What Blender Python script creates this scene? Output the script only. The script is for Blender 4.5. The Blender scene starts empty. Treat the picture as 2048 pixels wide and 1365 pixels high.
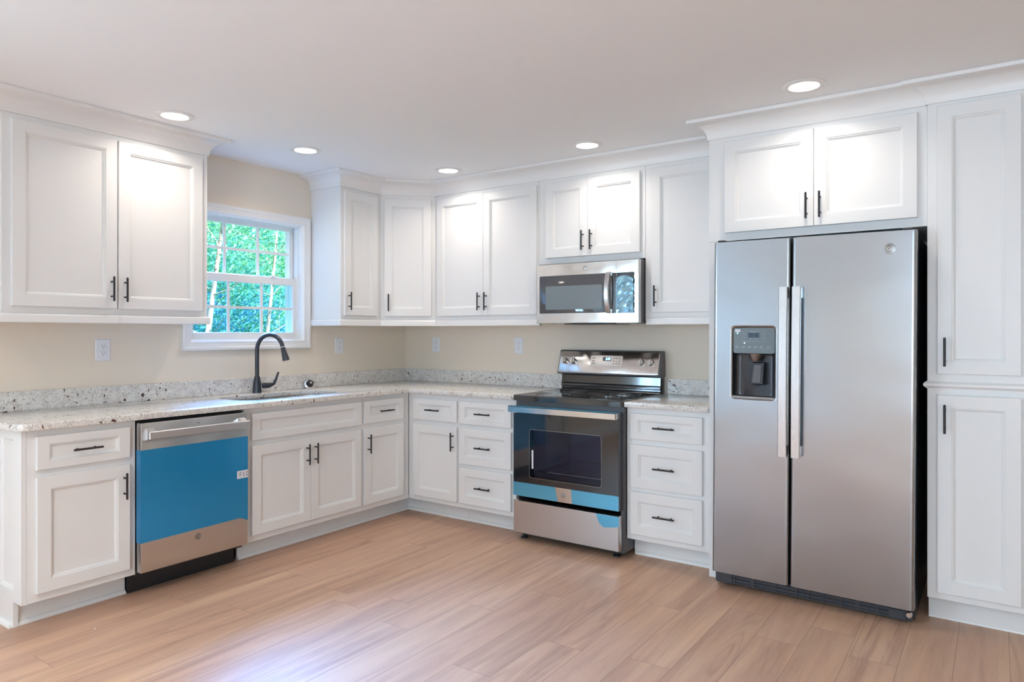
import bpy, bmesh, math, random
from mathutils import Vector, Matrix, noise

S = bpy.context.scene
C = S.collection
PI = math.pi
rnd = random.Random(7)

# ------------------------------------------------------------------ camera
cam_d = bpy.data.cameras.new('camera')
cam_d.sensor_width = 36.0
cam_d.lens = 1394.35 / 2048 * 36.0
cam_d.shift_y = -16.75 / 2048
cam_d.clip_start = 0.05
cam = bpy.data.objects.new('camera', cam_d)
cam.location = (4.102, -4.315, 1.308)
cam.rotation_euler = (PI / 2, 0, 0.6088)
C.objects.link(cam)
S.camera = cam

# ------------------------------------------------------------------ view, world, daylight
S.view_settings.view_transform = 'Standard'
S.view_settings.look = 'None'
S.view_settings.exposure = 0.07
S.view_settings.gamma = 1.0
S.view_settings.use_curve_mapping = False
S.cycles.max_bounces = 10
S.cycles.diffuse_bounces = 5
S.cycles.glossy_bounces = 4
S.cycles.transparent_max_bounces = 12
S.cycles.sample_clamp_indirect = 6.0
S.cycles.caustics_reflective = False
S.cycles.caustics_refractive = False

w = bpy.data.worlds.new('world')
S.world = w
w.use_nodes = True
nt = w.node_tree
bg = nt.nodes['Background']
tc = nt.nodes.new('ShaderNodeTexCoord')
sep = nt.nodes.new('ShaderNodeSeparateXYZ')
rampw = nt.nodes.new('ShaderNodeValToRGB')
rampw.color_ramp.elements[0].position = 0.45
rampw.color_ramp.elements[0].color = (0.80, 0.90, 1.0, 1)
rampw.color_ramp.elements[1].position = 0.85
rampw.color_ramp.elements[1].color = (0.35, 0.60, 1.0, 1)
mapr = nt.nodes.new('ShaderNodeMapRange')
mapr.inputs['From Min'].default_value = -1
nt.links.new(tc.outputs['Generated'], sep.inputs[0])
nt.links.new(sep.outputs['Z'], mapr.inputs['Value'])
nt.links.new(mapr.outputs[0], rampw.inputs['Fac'])
nt.links.new(rampw.outputs[0], bg.inputs['Color'])
bg.inputs['Strength'].default_value = 1.1

sun_d = bpy.data.lights.new('sun', 'SUN')
sun_d.energy = 20.0
sun_d.angle = 0.02
sun_d.color = (1.0, 0.95, 0.85)
sun = bpy.data.objects.new('sun', sun_d)
sun.rotation_euler = Vector((-0.60, 0.0, -0.75)).to_track_quat('-Z', 'Y').to_euler()
C.objects.link(sun)


def area(name, loc, aim, sx, sy, power, color, spread=180):
    d = bpy.data.lights.new(name, 'AREA')
    d.shape = 'RECTANGLE'
    d.size = sx
    d.size_y = sy
    d.energy = power
    d.color = color
    d.spread = math.radians(spread)
    o = bpy.data.objects.new(name, d)
    o.location = loc
    o.rotation_euler = Vector(aim).to_track_quat('-Z', 'Y').to_euler()
    C.objects.link(o)
    return o


BLUE = (0.56, 0.78, 1.0)
# daylight coming in through the openings behind the camera
area('daylight_patio_door', (0.80, -8.36, 1.05), (0, 1, 0.0), 1.0, 1.95, 6, BLUE, 170)
area('daylight_back_window', (4.9, -8.32, 1.45), (0, 1, 0.12), 1.5, 1.1, 125, BLUE, 175)
area('daylight_side_window', (-0.14, -5.6, 1.45), (1, 0, 0.05), 1.5, 1.15, 135, BLUE, 175)
area('daylight_kitchen_window', (-4.5, 0.53, 5.04), (1, -0.45, -0.75), 3.0, 3.0, 1500, (0.20, 0.47, 1.0), 90)
LAMP_POWER = 2.7
REAR_FILL_POWER = 21.0  # unseen rear ceiling lights, added and run strong to lift the ambient light
LENS_STRENGTH = 12.0

# ------------------------------------------------------------------ materials
MATS = {}


def hexlin(r, g, b):
    f = lambda c: (c / 255 / 12.92) if c / 255 <= 0.04045 else ((c / 255 + 0.055) / 1.055) ** 2.4
    return (f(r), f(g), f(b), 1)


def mat(name, col, rough=0.5, metal=0.0, spec=0.5, coat=0.0, emit=None, estr=0.0, aniso=0.0, trans=0.0):
    m = bpy.data.materials.new(name)
    m.use_nodes = True
    b = m.node_tree.nodes['Principled BSDF']
    if len(col) == 3:
        col = (*col, 1)
    b.inputs['Base Color'].default_value = col
    b.inputs['Roughness'].default_value = rough
    b.inputs['Metallic'].default_value = metal
    b.inputs['Specular IOR Level'].default_value = spec
    b.inputs['Coat Weight'].default_value = coat
    b.inputs['Coat Roughness'].default_value = 0.05
    b.inputs['Anisotropic'].default_value = aniso
    b.inputs['Transmission Weight'].default_value = trans
    if emit:
        b.inputs['Emission Color'].default_value = (*emit, 1)
        b.inputs['Emission Strength'].default_value = estr
    MATS[name] = m
    return m


class NT:
    """small helper to wire shader nodes"""
    def __init__(s, m):
        s.t = m.node_tree
        s.b = s.t.nodes['Principled BSDF']

    def n(s, typ, **kw):
        nd = s.t.nodes.new(typ)
        for k, v in kw.items():
            if k in ('operation', 'data_type', 'noise_dimensions', 'feature', 'blend_type', 'wave_type', 'bands_direction', 'interpolation', 'distance'):
                setattr(nd, k, v)
        return nd

    def l(s, a, b):
        s.t.links.new(a, b)

    def math(s, op, a, b=None, c=None):
        nd = s.t.nodes.new('ShaderNodeMath')
        nd.operation = op
        for i, x in enumerate((a, b, c)):
            if x is None:
                continue
            if isinstance(x, (int, float)):
                nd.inputs[i].default_value = x
            else:
                s.l(x, nd.inputs[i])
        return nd.outputs[0]

    def coords(s, kind='Object', scale=(1, 1, 1), loc=(0, 0, 0)):
        tc = s.t.nodes.new('ShaderNodeTexCoord')
        mp = s.t.nodes.new('ShaderNodeMapping')
        mp.inputs['Scale'].default_value = scale
        mp.inputs['Location'].default_value = loc
        s.l(tc.outputs[kind], mp.inputs['Vector'])
        return mp.outputs[0]

    def noise(s, vec, scale, detail=4, rough=0.5, dist=0.0):
        nd = s.t.nodes.new('ShaderNodeTexNoise')
        nd.inputs['Scale'].default_value = scale
        nd.inputs['Detail'].default_value = detail
        nd.inputs['Roughness'].default_value = rough
        nd.inputs['Distortion'].default_value = dist
        s.l(vec, nd.inputs['Vector'])
        return nd

    def ramp(s, fac, stops):
        nd = s.t.nodes.new('ShaderNodeValToRGB')
        el = nd.color_ramp.elements
        while len(el) < len(stops):
            el.new(0.5)
        for e, (p, c) in zip(el, stops):
            e.position = p
            e.color = c if len(c) == 4 else (*c, 1)
        s.l(fac, nd.inputs['Fac'])
        return nd.outputs['Color']

    def mix(s, fac, a, b, blend='MIX'):
        nd = s.t.nodes.new('ShaderNodeMix')
        nd.data_type = 'RGBA'
        nd.blend_type = blend
        if isinstance(fac, (int, float)):
            nd.inputs[0].default_value = fac
        else:
            s.l(fac, nd.inputs[0])
        for i, x in ((6, a), (7, b)):
            if isinstance(x, tuple):
                nd.inputs[i].default_value = x if len(x) == 4 else (*x, 1)
            else:
                s.l(x, nd.inputs[i])
        return nd.outputs[2]

    def bump(s, h, strength, dist=0.001, normal=None):
        nd = s.t.nodes.new('ShaderNodeBump')
        nd.inputs['Strength'].default_value = strength
        nd.inputs['Distance'].default_value = dist
        s.l(h, nd.inputs['Height'])
        if normal is not None:
            s.l(normal, nd.inputs['Normal'])
        return nd.outputs[0]


white = mat('cabinet_white', (0.80, 0.793, 0.780), 0.38)
k = NT(white)
nz = k.noise(k.coords('Object'), 60, 3)
k.l(k.bump(nz.outputs['Fac'], 0.04, 0.0006), k.b.inputs['Normal'])

trimw = mat('trim_white', (0.82, 0.81, 0.795), 0.32)
k = NT(trimw)
k.l(k.bump(k.noise(k.coords('Object'), 40, 2).outputs['Fac'], 0.03, 0.0006), k.b.inputs['Normal'])

wallm = mat('wall_beige', hexlin(233, 221, 204), 0.75)
k = NT(wallm)
k.l(k.bump(k.noise(k.coords('Object'), 220, 3).outputs['Fac'], 0.12, 0.0008), k.b.inputs['Normal'])

ceilm = mat('ceiling_white', (0.90, 0.91, 0.92), 0.85)
k = NT(ceilm)
k.l(k.bump(k.noise(k.coords('Object'), 160, 3).outputs['Fac'], 0.08, 0.0008), k.b.inputs['Normal'])

# wood-look plank floor, boards run towards the range wall
floorm = mat('plank_floor', (0.5, 0.35, 0.25), 0.42, spec=0.45)
k = NT(floorm)
PW, PL = 0.180, 1.22
tcf = k.t.nodes.new('ShaderNodeTexCoord')
sx = k.t.nodes.new('ShaderNodeSeparateXYZ')
k.l(tcf.outputs['Object'], sx.inputs[0])
ux = k.math('DIVIDE', sx.outputs['X'], PW)
row = k.math('FLOOR', ux)
wn = k.t.nodes.new('ShaderNodeTexWhiteNoise')
wn.noise_dimensions = '1D'
k.l(row, wn.inputs['W'])
vy = k.math('ADD', k.math('DIVIDE', sx.outputs['Y'], PL), wn.outputs['Value'])
colr = k.math('FLOOR', vy)
cmb = k.t.nodes.new('ShaderNodeCombineXYZ')
k.l(row, cmb.inputs[0]); k.l(colr, cmb.inputs[1])
wn2 = k.t.nodes.new('ShaderNodeTexWhiteNoise')
wn2.noise_dimensions = '3D'
k.l(cmb.outputs[0], wn2.inputs['Vector'])
# per-board shifted grain coordinates
off = k.t.nodes.new('ShaderNodeVectorMath'); off.operation = 'SCALE'
k.l(wn2.outputs['Color'], off.inputs[0]); off.inputs['Scale'].default_value = 37.0
addv = k.t.nodes.new('ShaderNodeVectorMath'); addv.operation = 'ADD'
k.l(tcf.outputs['Object'], addv.inputs[0]); k.l(off.outputs[0], addv.inputs[1])
mg = k.t.nodes.new('ShaderNodeMapping'); mg.inputs['Scale'].default_value = (1.0, 0.075, 1.0)
k.l(addv.outputs[0], mg.inputs['Vector'])
g1 = k.noise(mg.outputs[0], 13, 5, 0.62, 0.8)
g2 = k.noise(mg.outputs[0], 130, 3, 0.6, 0.2)
# cathedral figure: rings of a low-frequency field
g3 = k.noise(mg.outputs[0], 5.0, 2, 0.45, 0.4)
rings = k.math('SINE', k.math('MULTIPLY', g3.outputs['Fac'], 95.0))
ringm = k.math('POWER', k.math('MULTIPLY_ADD', rings, 0.5, 0.5), 4.0)
patch = k.ramp(k.noise(mg.outputs[0], 3.2, 2, 0.5).outputs['Fac'], [(0.52, (0, 0, 0)), (0.68, (1, 1, 1))])
base = k.ramp(wn2.outputs['Value'], [(0.0, hexlin(182, 143, 119)), (0.35, hexlin(200, 160, 133)), (0.7, hexlin(191, 152, 127)), (1.0, hexlin(206, 169, 143))])
c1 = k.mix(k.ramp(g1.outputs['Fac'], [(0.38, (0, 0, 0)), (0.66, (1, 1, 1))]), base, hexlin(158, 124, 104))
c1 = k.mix(0.75, base, c1)
lt = k.ramp(k.noise(mg.outputs[0], 9, 3, 0.5, 0.4).outputs['Fac'], [(0.50, (0, 0, 0)), (0.72, (1, 1, 1))])
c1 = k.mix(k.math('MULTIPLY', lt, 0.55), c1, hexlin(220, 184, 150))
c2 = k.mix(k.math('MULTIPLY', k.math('MULTIPLY', ringm, patch), 0.55), c1, hexlin(140, 102, 82))
c3 = k.mix(k.math('MULTIPLY', g2.outputs['Fac'], 0.22), c2, hexlin(228, 196, 172))
fx = k.math('FRACT', ux)
fy = k.math('FRACT', vy)
ex = k.math('MINIMUM', fx, k.math('SUBTRACT', 1.0, fx))
ey = k.math('MINIMUM', fy, k.math('SUBTRACT', 1.0, fy))
gx = k.math('LESS_THAN', ex, 0.009)
gy = k.math('LESS_THAN', ey, 0.0012)
gap = k.math('MAXIMUM', gx, gy)
c4 = k.mix(k.math('MULTIPLY', gap, 0.5), c3, hexlin(120, 88, 72))
k.l(c4, k.b.inputs['Base Color'])
hgt = k.math('SUBTRACT', k.math('MULTIPLY', g1.outputs['Fac'], 0.25), gap)
k.l(k.bump(hgt, 0.25, 0.0008), k.b.inputs['Normal'])
k.l(k.math('MULTIPLY_ADD', g1.outputs['Fac'], 0.16, 0.34), k.b.inputs['Roughness'])

# speckled granite
gran = mat('granite', (0.7, 0.68, 0.64), 0.16, spec=0.5)
k = NT(gran)
v0 = k.coords('Object')
na = k.noise(v0, 24, 6, 0.65, 0.8)
nb = k.noise(v0, 120, 4, 0.65, 0.8)
nc = k.noise(v0, 64, 4, 0.6, 2.2)
nd_ = k.noise(v0, 9, 3, 0.5, 0.3)
cA = k.ramp(na.outputs['Fac'], [(0.30, hexlin(205, 196, 186)), (0.5, hexlin(228, 224, 218)), (0.72, hexlin(240, 237, 232))])
grey = k.ramp(nb.outputs['Fac'], [(0.52, (0, 0, 0)), (0.64, (1, 1, 1))])
cB = k.mix(k.math('MULTIPLY', grey, 0.75), cA, hexlin(160, 156, 158))
flk = k.ramp(nc.outputs['Fac'], [(0.635, (0, 0, 0)), (0.66, (1, 1, 1))])
cC = k.mix(k.math('MULTIPLY', flk, 0.9), cB, hexlin(78, 74, 80))
flk2 = k.ramp(k.math('MULTIPLY', k.noise(v0, 48, 3, 0.55, 0.5).outputs['Fac'], k.math('MULTIPLY_ADD', nd_.outputs['Fac'], 0.6, 0.72)), [(0.675, (0, 0, 0)), (0.69, (1, 1, 1))])
cD = k.mix(flk2, cC, hexlin(84, 50, 44))
k.l(cD, k.b.inputs['Base Color'])


def steel_mat(name, col, rough, grain_scale, wave=0.0, wave_scale=3.0):
    m = mat(name, col, rough, 1.0)
    k = NT(m)
    v = k.coords('Object', grain_scale)
    g = k.noise(v, 1.0, 2, 0.5)
    k.l(k.math('MULTIPLY_ADD', g.outputs['Fac'], 0.05, rough - 0.025), k.b.inputs['Roughness'])
    nrm = k.bump(g.outputs['Fac'], 0.02, 0.0002)
    if wave:
        wv = k.noise(k.coords('Object', (1, 1, 1.6)), wave_scale, 1, 0.4)
        nrm = k.bump(wv.outputs['Fac'], 1.0, wave, nrm)
    k.l(nrm, k.b.inputs['Normal'])
    return m


steel = steel_mat('brushed_steel', (0.62, 0.61, 0.61), 0.25, (3, 300, 500))
steel_f = steel_mat('fridge_steel', (0.40, 0.415, 0.435), 0.24, (4, 600, 900), 0.006, 2.2)
steel_p = steel_mat('polished_steel', (0.68, 0.66, 0.64), 0.15, (4, 500, 800), 0.004, 5.0)
steel_h = steel_mat('handle_steel', (0.64, 0.64, 0.65), 0.28, (400, 400, 4))
steel_hx = steel_mat('handle_steel_across', (0.74, 0.73, 0.73), 0.30, (4, 300, 300))
chrome = mat('chrome', (0.8, 0.8, 0.82), 0.06, 1.0)
darkm = mat('dark_bronze', hexlin(52, 48, 50), 0.42, 0.5)
black = mat('black_plastic', (0.015, 0.016, 0.018), 0.4)
blackg = mat('black_glass', (0.012, 0.013, 0.016), 0.06, spec=0.8, coat=0.3)
cooktop_m = mat('cooktop_glass', (0.02, 0.021, 0.024), 0.10, spec=0.9, coat=0.5)
sidegrey = mat('appliance_side_grey', hexlin(92, 90, 92), 0.45, 0.3)
darkgrey = mat('dark_grey_enamel', hexlin(70, 72, 78), 0.25, 0.2)
faucetm = mat('faucet_dark_bronze', hexlin(66, 68, 74), 0.33, 0.65)
film = mat('blue_film', hexlin(26, 146, 204), 0.22, 0.45, spec=0.6, coat=0.35)
film2 = mat('light_blue_film', hexlin(96, 178, 212), 0.2, 0.55, spec=0.6, coat=0.3)
plastic_w = mat('white_plastic', hexlin(232, 234, 238), 0.35)
paper = mat('paper_label', hexlin(226, 226, 232), 0.6)
ink = mat('dark_ink', hexlin(60, 62, 72), 0.6)
inkl = mat('pale_print', hexlin(170, 178, 184), 0.5)
dispm = mat('dispenser_panel', hexlin(112, 122, 126), 0.3, 0.3)
cavity = mat('dispenser_cavity', hexlin(58, 58, 62), 0.22, 0.4)
mwin = mat('microwave_window', hexlin(120, 132, 138), 0.12, spec=0.6)
mwing = mat('microwave_glass', hexlin(74, 76, 80), 0.05, spec=0.7, coat=0.4)
lens = mat('lamp_lens', (1, 1, 1), 0.5, emit=(1.0, 0.93, 0.85), estr=LENS_STRENGTH)
led = mat('display_glow', (0.1, 0.3, 0.4), 0.5, emit=(0.35, 0.85, 1.0), estr=4.0)
lcd = mat('display_dark', hexlin(50, 66, 84), 0.15)
badge = mat('badge_grey', hexlin(142, 138, 134), 0.3, 0.9)
badgel = mat('badge_light', hexlin(205, 203, 200), 0.25, 0.9)
oven_in = mat('oven_cavity', hexlin(165, 167, 182), 0.45)
bark = mat('pale_bark', hexlin(190, 180, 170), 0.9)
k = NT(bark)
k.l(k.ramp(k.noise(k.coords('Object', (1, 1, 0.3)), 14, 4).outputs['Fac'], [(0.35, hexlin(130, 120, 112)), (0.65, hexlin(214, 204, 196))]), k.b.inputs['Base Color'])
gnd = mat('ground_green', hexlin(90, 120, 80), 0.95)
siding = mat('siding_cream', hexlin(238, 224, 198), 0.7)


def leaf_mat(name, a, b):
    m = mat(name, a, 0.5)
    k = NT(m)
    col = k.ramp(k.noise(k.coords('Object'), 3.0, 3).outputs['Fac'], [(0.3, a), (0.7, b)])
    k.l(col, k.b.inputs['Base Color'])
    tr = k.t.nodes.new('ShaderNodeBsdfTranslucent')
    k.l(col, tr.inputs['Color'])
    mx = k.t.nodes.new('ShaderNodeMixShader')
    mx.inputs[0].default_value = 0.45
    out = k.t.nodes['Material Output']
    k.l(k.b.outputs[0], mx.inputs[1]); k.l(tr.outputs[0], mx.inputs[2]); k.l(mx.outputs[0], out.inputs[0])
    return m


leafs = [leaf_mat('leaf_green', hexlin(80, 175, 150), hexlin(165, 220, 175)),
         leaf_mat('leaf_teal', hexlin(70, 175, 175), hexlin(130, 210, 190)),
         leaf_mat('leaf_blue_green', hexlin(70, 150, 200), hexlin(120, 200, 225))]


def glass_mat(name, tint, refl=0.12, rough=0.0):
    m = mat(name, (1, 1, 1), 0.0)
    t = m.node_tree
    tr = t.nodes.new('ShaderNodeBsdfTransparent'); tr.inputs[0].default_value = (*tint, 1)
    gl = t.nodes.new('ShaderNodeBsdfGlossy'); gl.inputs['Roughness'].default_value = rough
    lw = t.nodes.new('ShaderNodeFresnel'); lw.inputs['IOR'].default_value = 1.45
    mx = t.nodes.new('ShaderNodeMixShader')
    ge = t.nodes.new('ShaderNodeNewGeometry')
    inv = t.nodes.new('ShaderNodeMath'); inv.operation = 'SUBTRACT'; inv.inputs[0].default_value = 1.0
    mul = t.nodes.new('ShaderNodeMath'); mul.operation = 'MULTIPLY'
    t.links.new(ge.outputs['Backfacing'], inv.inputs[1])
    t.links.new(inv.outputs[0], mul.inputs[0]); t.links.new(lw.outputs[0], mul.inputs[1])
    t.links.new(mul.outputs[0], mx.inputs[0])
    t.links.new(tr.outputs[0], mx.inputs[1]); t.links.new(gl.outputs[0], mx.inputs[2])
    t.links.new(mx.outputs[0], t.nodes['Material Output'].inputs[0])
    return m


glass = glass_mat('window_glass', (0.93, 0.98, 1.0))
glass_b = glass_mat('window_glass_blue', (0.78, 0.92, 1.0))
oven_glass = glass_mat('oven_door_glass', (0.62, 0.64, 0.72))
M = MATS


# ------------------------------------------------------------------ mesh helpers
class MB:
    def __init__(s):
        s.v = []; s.f = []; s.mi = []; s.m = 0

    def add(s, vs, fs):
        o = len(s.v)
        s.v += [tuple(p) for p in vs]
        for f in fs:
            s.f.append(tuple(i + o for i in f)); s.mi.append(s.m)

    def box(s, x0, x1, y0, y1, z0, z1):
        vs = [(x, y, z) for z in (z0, z1) for y in (y0, y1) for x in (x0, x1)]
        s.add(vs, [(0, 2, 3, 1), (4, 5, 7, 6), (0, 1, 5, 4), (2, 6, 7, 3), (0, 4, 6, 2), (1, 3, 7, 5)])
        return s

    def loops(s, loops, cap0=True, cap1=True, closed=True):
        o = len(s.v); n = len(loops[0])
        for L in loops:
            s.v += [tuple(p) for p in L]
        m = n if closed else n - 1
        for i in range(len(loops) - 1):
            for j in range(m):
                a = o + i * n + j; b = o + i * n + (j + 1) % n
                s.f.append((a, b, b + n, a + n)); s.mi.append(s.m)
        if cap0:
            s.f.append(tuple(o + j for j in range(n))[::-1]); s.mi.append(s.m)
        if cap1:
            s.f.append(tuple(o + (len(loops) - 1) * n + j for j in range(n))); s.mi.append(s.m)
        return s

    def lathe(s, prof, c=(0, 0, 0), axis='z', n=24):
        L = []
        for r, h in prof:
            lp = []
            for i in range(n):
                a = 2 * PI * i / n
                x, y = r * math.cos(a), r * math.sin(a)
                p = {'z': (x, y, h), 'y': (x, h, y), 'x': (h, x, y)}[axis]
                lp.append((p[0] + c[0], p[1] + c[1], p[2] + c[2]))
            L.append(lp)
        return s.loops(L)

    def tube(s, pts, r, n=12, caps=True):
        pts = [Vector(p) for p in pts]
        rs = r if isinstance(r, (list, tuple)) else [r] * len(pts)
        L = []
        t0 = (pts[1] - pts[0]).normalized()
        up = Vector((0, 0, 1)) if abs(t0.z) < 0.9 else Vector((1, 0, 0))
        nx = t0.cross(up).normalized()
        for i, p in enumerate(pts):
            t = (pts[min(i + 1, len(pts) - 1)] - pts[max(i - 1, 0)]).normalized()
            nx = (nx - t * nx.dot(t)).normalized()
            ny = t.cross(nx)
            L.append([p + (nx * math.cos(2 * PI * j / n) + ny * math.sin(2 * PI * j / n)) * rs[i] for j in range(n)])
        return s.loops(L, caps, caps)

    def build(s, name, m, parent=None, smooth=True, bevel=0, seg=2, angle=35):
        me = bpy.data.meshes.new(name)
        me.from_pydata(s.v, [], s.f)
        for mm in (m if isinstance(m, (list, tuple)) else [m]):
            me.materials.append(mm)
        for p, i in zip(me.polygons, s.mi):
            p.material_index = i
        bm = bmesh.new(); bm.from_mesh(me)
        bmesh.ops.recalc_face_normals(bm, faces=bm.faces)
        bm.to_mesh(me); bm.free()
        if smooth:
            me.shade_smooth(); me.set_sharp_from_angle(angle=math.radians(angle))
        o = bpy.data.objects.new(name, me)
        C.objects.link(o)
        if parent is not None:
            o.parent = parent
        if bevel:
            b = o.modifiers.new('bevel', 'BEVEL')
            b.width = bevel; b.segments = seg; b.limit_method = 'ANGLE'; b.angle_limit = math.radians(40)
        return o


def rr(x0, x1, z0, z1, r=0.0, k_=4, y=0.0):
    """rounded rectangle loop in the XZ plane at depth y"""
    r = max(min(r, (x1 - x0) / 2 - 1e-5, (z1 - z0) / 2 - 1e-5), 1e-5)
    out = []
    for cx, cz, a0 in ((x1 - r, z1 - r, 0), (x0 + r, z1 - r, 90), (x0 + r, z0 + r, 180), (x1 - r, z0 + r, 270)):
        for i in range(k_ + 1):
            a = math.radians(a0 + 90 * i / k_)
            out.append((cx + r * math.cos(a), y, cz + r * math.sin(a)))
    return out


def slab(mb, x0, x1, z0, z1, rings, r0=0.0, k_=4, cap0=True, cap1=True):
    """rings: (inset, y) loops of a (rounded) rectangle"""
    mb.loops([rr(x0 + i, x1 - i, z0 + i, z1 - i, max(r0 - i, 0.0), k_, y) for i, y in rings], cap0, cap1)
    return mb


def tag(o, label=None, cat=None, group=None, kind=None):
    if label: o['label'] = label
    if cat: o['category'] = cat
    if group: o['group'] = group
    if kind: o['kind'] = kind
    return o


def empty(name, loc=(0, 0, 0), rz=0.0, label=None, cat=None, group=None, kind=None):
    o = bpy.data.objects.new(name, None)
    o.empty_display_size = 0.1
    o.location = loc
    o.rotation_euler = (0, 0, rz)
    C.objects.link(o)
    return tag(o, label, cat, group, kind)


def link_copy(src, parent, loc=None, rot=None, name=None):
    c = src.copy()
    C.objects.link(c)
    c.parent = parent
    if loc is not None: c.location = loc
    if rot is not None: c.rotation_euler = rot
    return c


def copy_tree(o, parent=None):
    c = o.copy(); C.objects.link(c); c.parent = parent
    for ch in list(o.children):
        copy_tree(ch, c)
    return c


def offset_path(path, d):
    """offset an open 2D path to its right-hand side by d with mitred corners"""
    out = []
    n = len(path)
    for i in range(n):
        ns = []
        if i > 0:
            t = (Vector(path[i]) - Vector(path[i - 1])).normalized(); ns.append(Vector((t.y, -t.x)))
        if i < n - 1:
            t = (Vector(path[i + 1]) - Vector(path[i])).normalized(); ns.append(Vector((t.y, -t.x)))
        if len(ns) == 1:
            v = ns[0]
        else:
            v = (ns[0] + ns[1]); v = v / max(v.dot(ns[0]), 1e-6)
        out.append((path[i][0] + v.x * d, path[i][1] + v.y * d))
    return out


def sweep(mb, path, prof):
    """prof: closed list of (offset, z)"""
    cols = [offset_path(path, d) for d, z in prof]
    L = []
    for i in range(len(path)):
        L.append([(cols[j][i][0], cols[j][i][1], prof[j][1]) for j in range(len(prof))])
    return mb.loops(L)


def text_mesh(name, body, size, m, parent, loc, rot=(PI / 2, 0, 0), ext=0.0004, sx=1.0, align='CENTER', clip_x=None, shear=0.0):
    cu = bpy.data.curves.new(name, 'FONT')
    cu.body = body; cu.size = size; cu.extrude = ext; cu.align_x = align; cu.align_y = 'CENTER'; cu.shear = shear
    cu.resolution_u = 3
    t = bpy.data.objects.new('text_source', cu)
    C.objects.link(t)
    dg = bpy.context.evaluated_depsgraph_get()
    me = bpy.data.meshes.new_from_object(t.evaluated_get(dg))
    me.name = name
    bpy.data.objects.remove(t)
    if clip_x is not None:
        bm = bmesh.new(); bm.from_mesh(me)
        bmesh.ops.bisect_plane(bm, geom=bm.verts[:] + bm.edges[:] + bm.faces[:], plane_co=(clip_x, 0, 0), plane_no=(1, 0, 0), clear_outer=True)
        bm.to_mesh(me); bm.free()
    me.materials.clear(); me.materials.append(m)
    o = bpy.data.objects.new(name, me)
    C.objects.link(o)
    o.parent = parent; o.location = loc; o.rotation_euler = rot; o.scale = (sx, 1, 1)
    return o


def logo_badge(parent, x, y, z, r, disc, mark, name='round_logo'):
    """round monogram badge facing -y"""
    b = MB()
    b.lathe([(r, 0.0), (r, -0.0015), (r * 0.93, -0.002)], (x, y, z), 'y', 32)
    o = b.build(name, disc, parent)
    t = MB()
    n = 40
    for ra in (r * 0.86,):
        t.loops([[(x + (ra + dr) * math.cos(2 * PI * i / n), y + yy, z + (ra + dr) * math.sin(2 * PI * i / n)) for i in range(n)]
                 for dr, yy in ((0, -0.002), (0, -0.0026), (-r * 0.06, -0.0026), (-r * 0.06, -0.002))], False, False)
    # four little curls of the ring
    for q in range(4):
        a0 = q * PI / 2 + 0.5
        pts = []
        for i in range(7):
            a = a0 + i * 0.16
            rad = r * (0.80 - 0.035 * i)
            pts.append((x + rad * math.cos(a), y - 0.0024, z + rad * math.sin(a)))
        t.tube(pts, r * 0.03, 5)
    t.build('logo_ring', mark, o)
    text_mesh('logo_letters', 'GE', r * 1.0, mark, o, (x, y - 0.0024, z), ext=0.0003, shear=0.25)
    return o


# ------------------------------------------------------------------ cabinets
FT = -0.019       # door thickness, doors stand proud of the face frame


def door_panel_mesh(mb, x0, x1, z0, z1, fx=0.056, fz=0.056):
    y = FT
    rings = [(0.0, 0.0, -0.0005), (0.0, 0.0, y + 0.0025), (0.0008, 0.0008, y + 0.0008), (0.0025, 0.0025, y),
             (fx, fz, y), (fx + 0.0008, fz + 0.0008, y + 0.0042), (fx + 0.0062, fz + 0.0062, y + 0.0048),
             (fx + 0.0068, fz + 0.0068, y + 0.0090), (fx + 0.0125, fz + 0.0125, y + 0.0120), (fx + 0.0130, fz + 0.0130, y + 0.0145)]
    L = []
    for ix, iz, yy in rings:
        L.append([(x0 + ix, yy, z0 + iz), (x1 - ix, yy, z0 + iz), (x1 - ix, yy, z1 - iz), (x0 + ix, yy, z1 - iz)])
    mb.loops(L)


def make_handle_mesh():
    b = MB()
    b.lathe([(0.0035, -0.064), (0.0052, -0.0625), (0.0052, 0.0625), (0.0035, 0.064)], (0, -0.030, 0), 'z', 14)
    for zz in (-0.038, 0.038):
        b.lathe([(0.0048, 0.0), (0.0042, -0.003), (0.0042, -0.028)], (0, 0, zz), 'y', 12)
    o = b.build('handle', M['dark_bronze'])
    return o


HANDLE = make_handle_mesh()
HANDLE_USED = [False]


def add_handle(parent, x, z, horizontal=False):
    if not HANDLE_USED[0]:
        o = HANDLE; HANDLE_USED[0] = True
    else:
        o = HANDLE.copy(); C.objects.link(o)
    o.parent = parent
    o.location = (x, FT + 0.0005, z)
    o.rotation_euler = (0, PI / 2 if horizontal else 0, 0)
    return o


def door(parent, x0, x1, z0, z1, side=None, hz='bottom', name='door'):
    b = MB()
    door_panel_mesh(b, x0, x1, z0, z1)
    o = b.build(name, M['cabinet_white'], parent, smooth=False)
    if side:
        hx = x0 + 0.030 if side == 'l' else x1 - 0.030
        zc = z0 + 0.10 if hz == 'bottom' else z1 - 0.10
        if isinstance(hz, float): zc = hz
        add_handle(o, hx, zc)
    return o


def drawer(parent, x0, x1, z0, z1, fz=0.036, fx=0.05, handle=True, name='drawer'):
    b = MB()
    door_panel_mesh(b, x0, x1, z0, z1, fx, fz)
    o = b.build(name, M['cabinet_white'], parent, smooth=False)
    if handle:
        add_handle(o, (x0 + x1) / 2, (z0 + z1) / 2, True)
    return o


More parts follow.
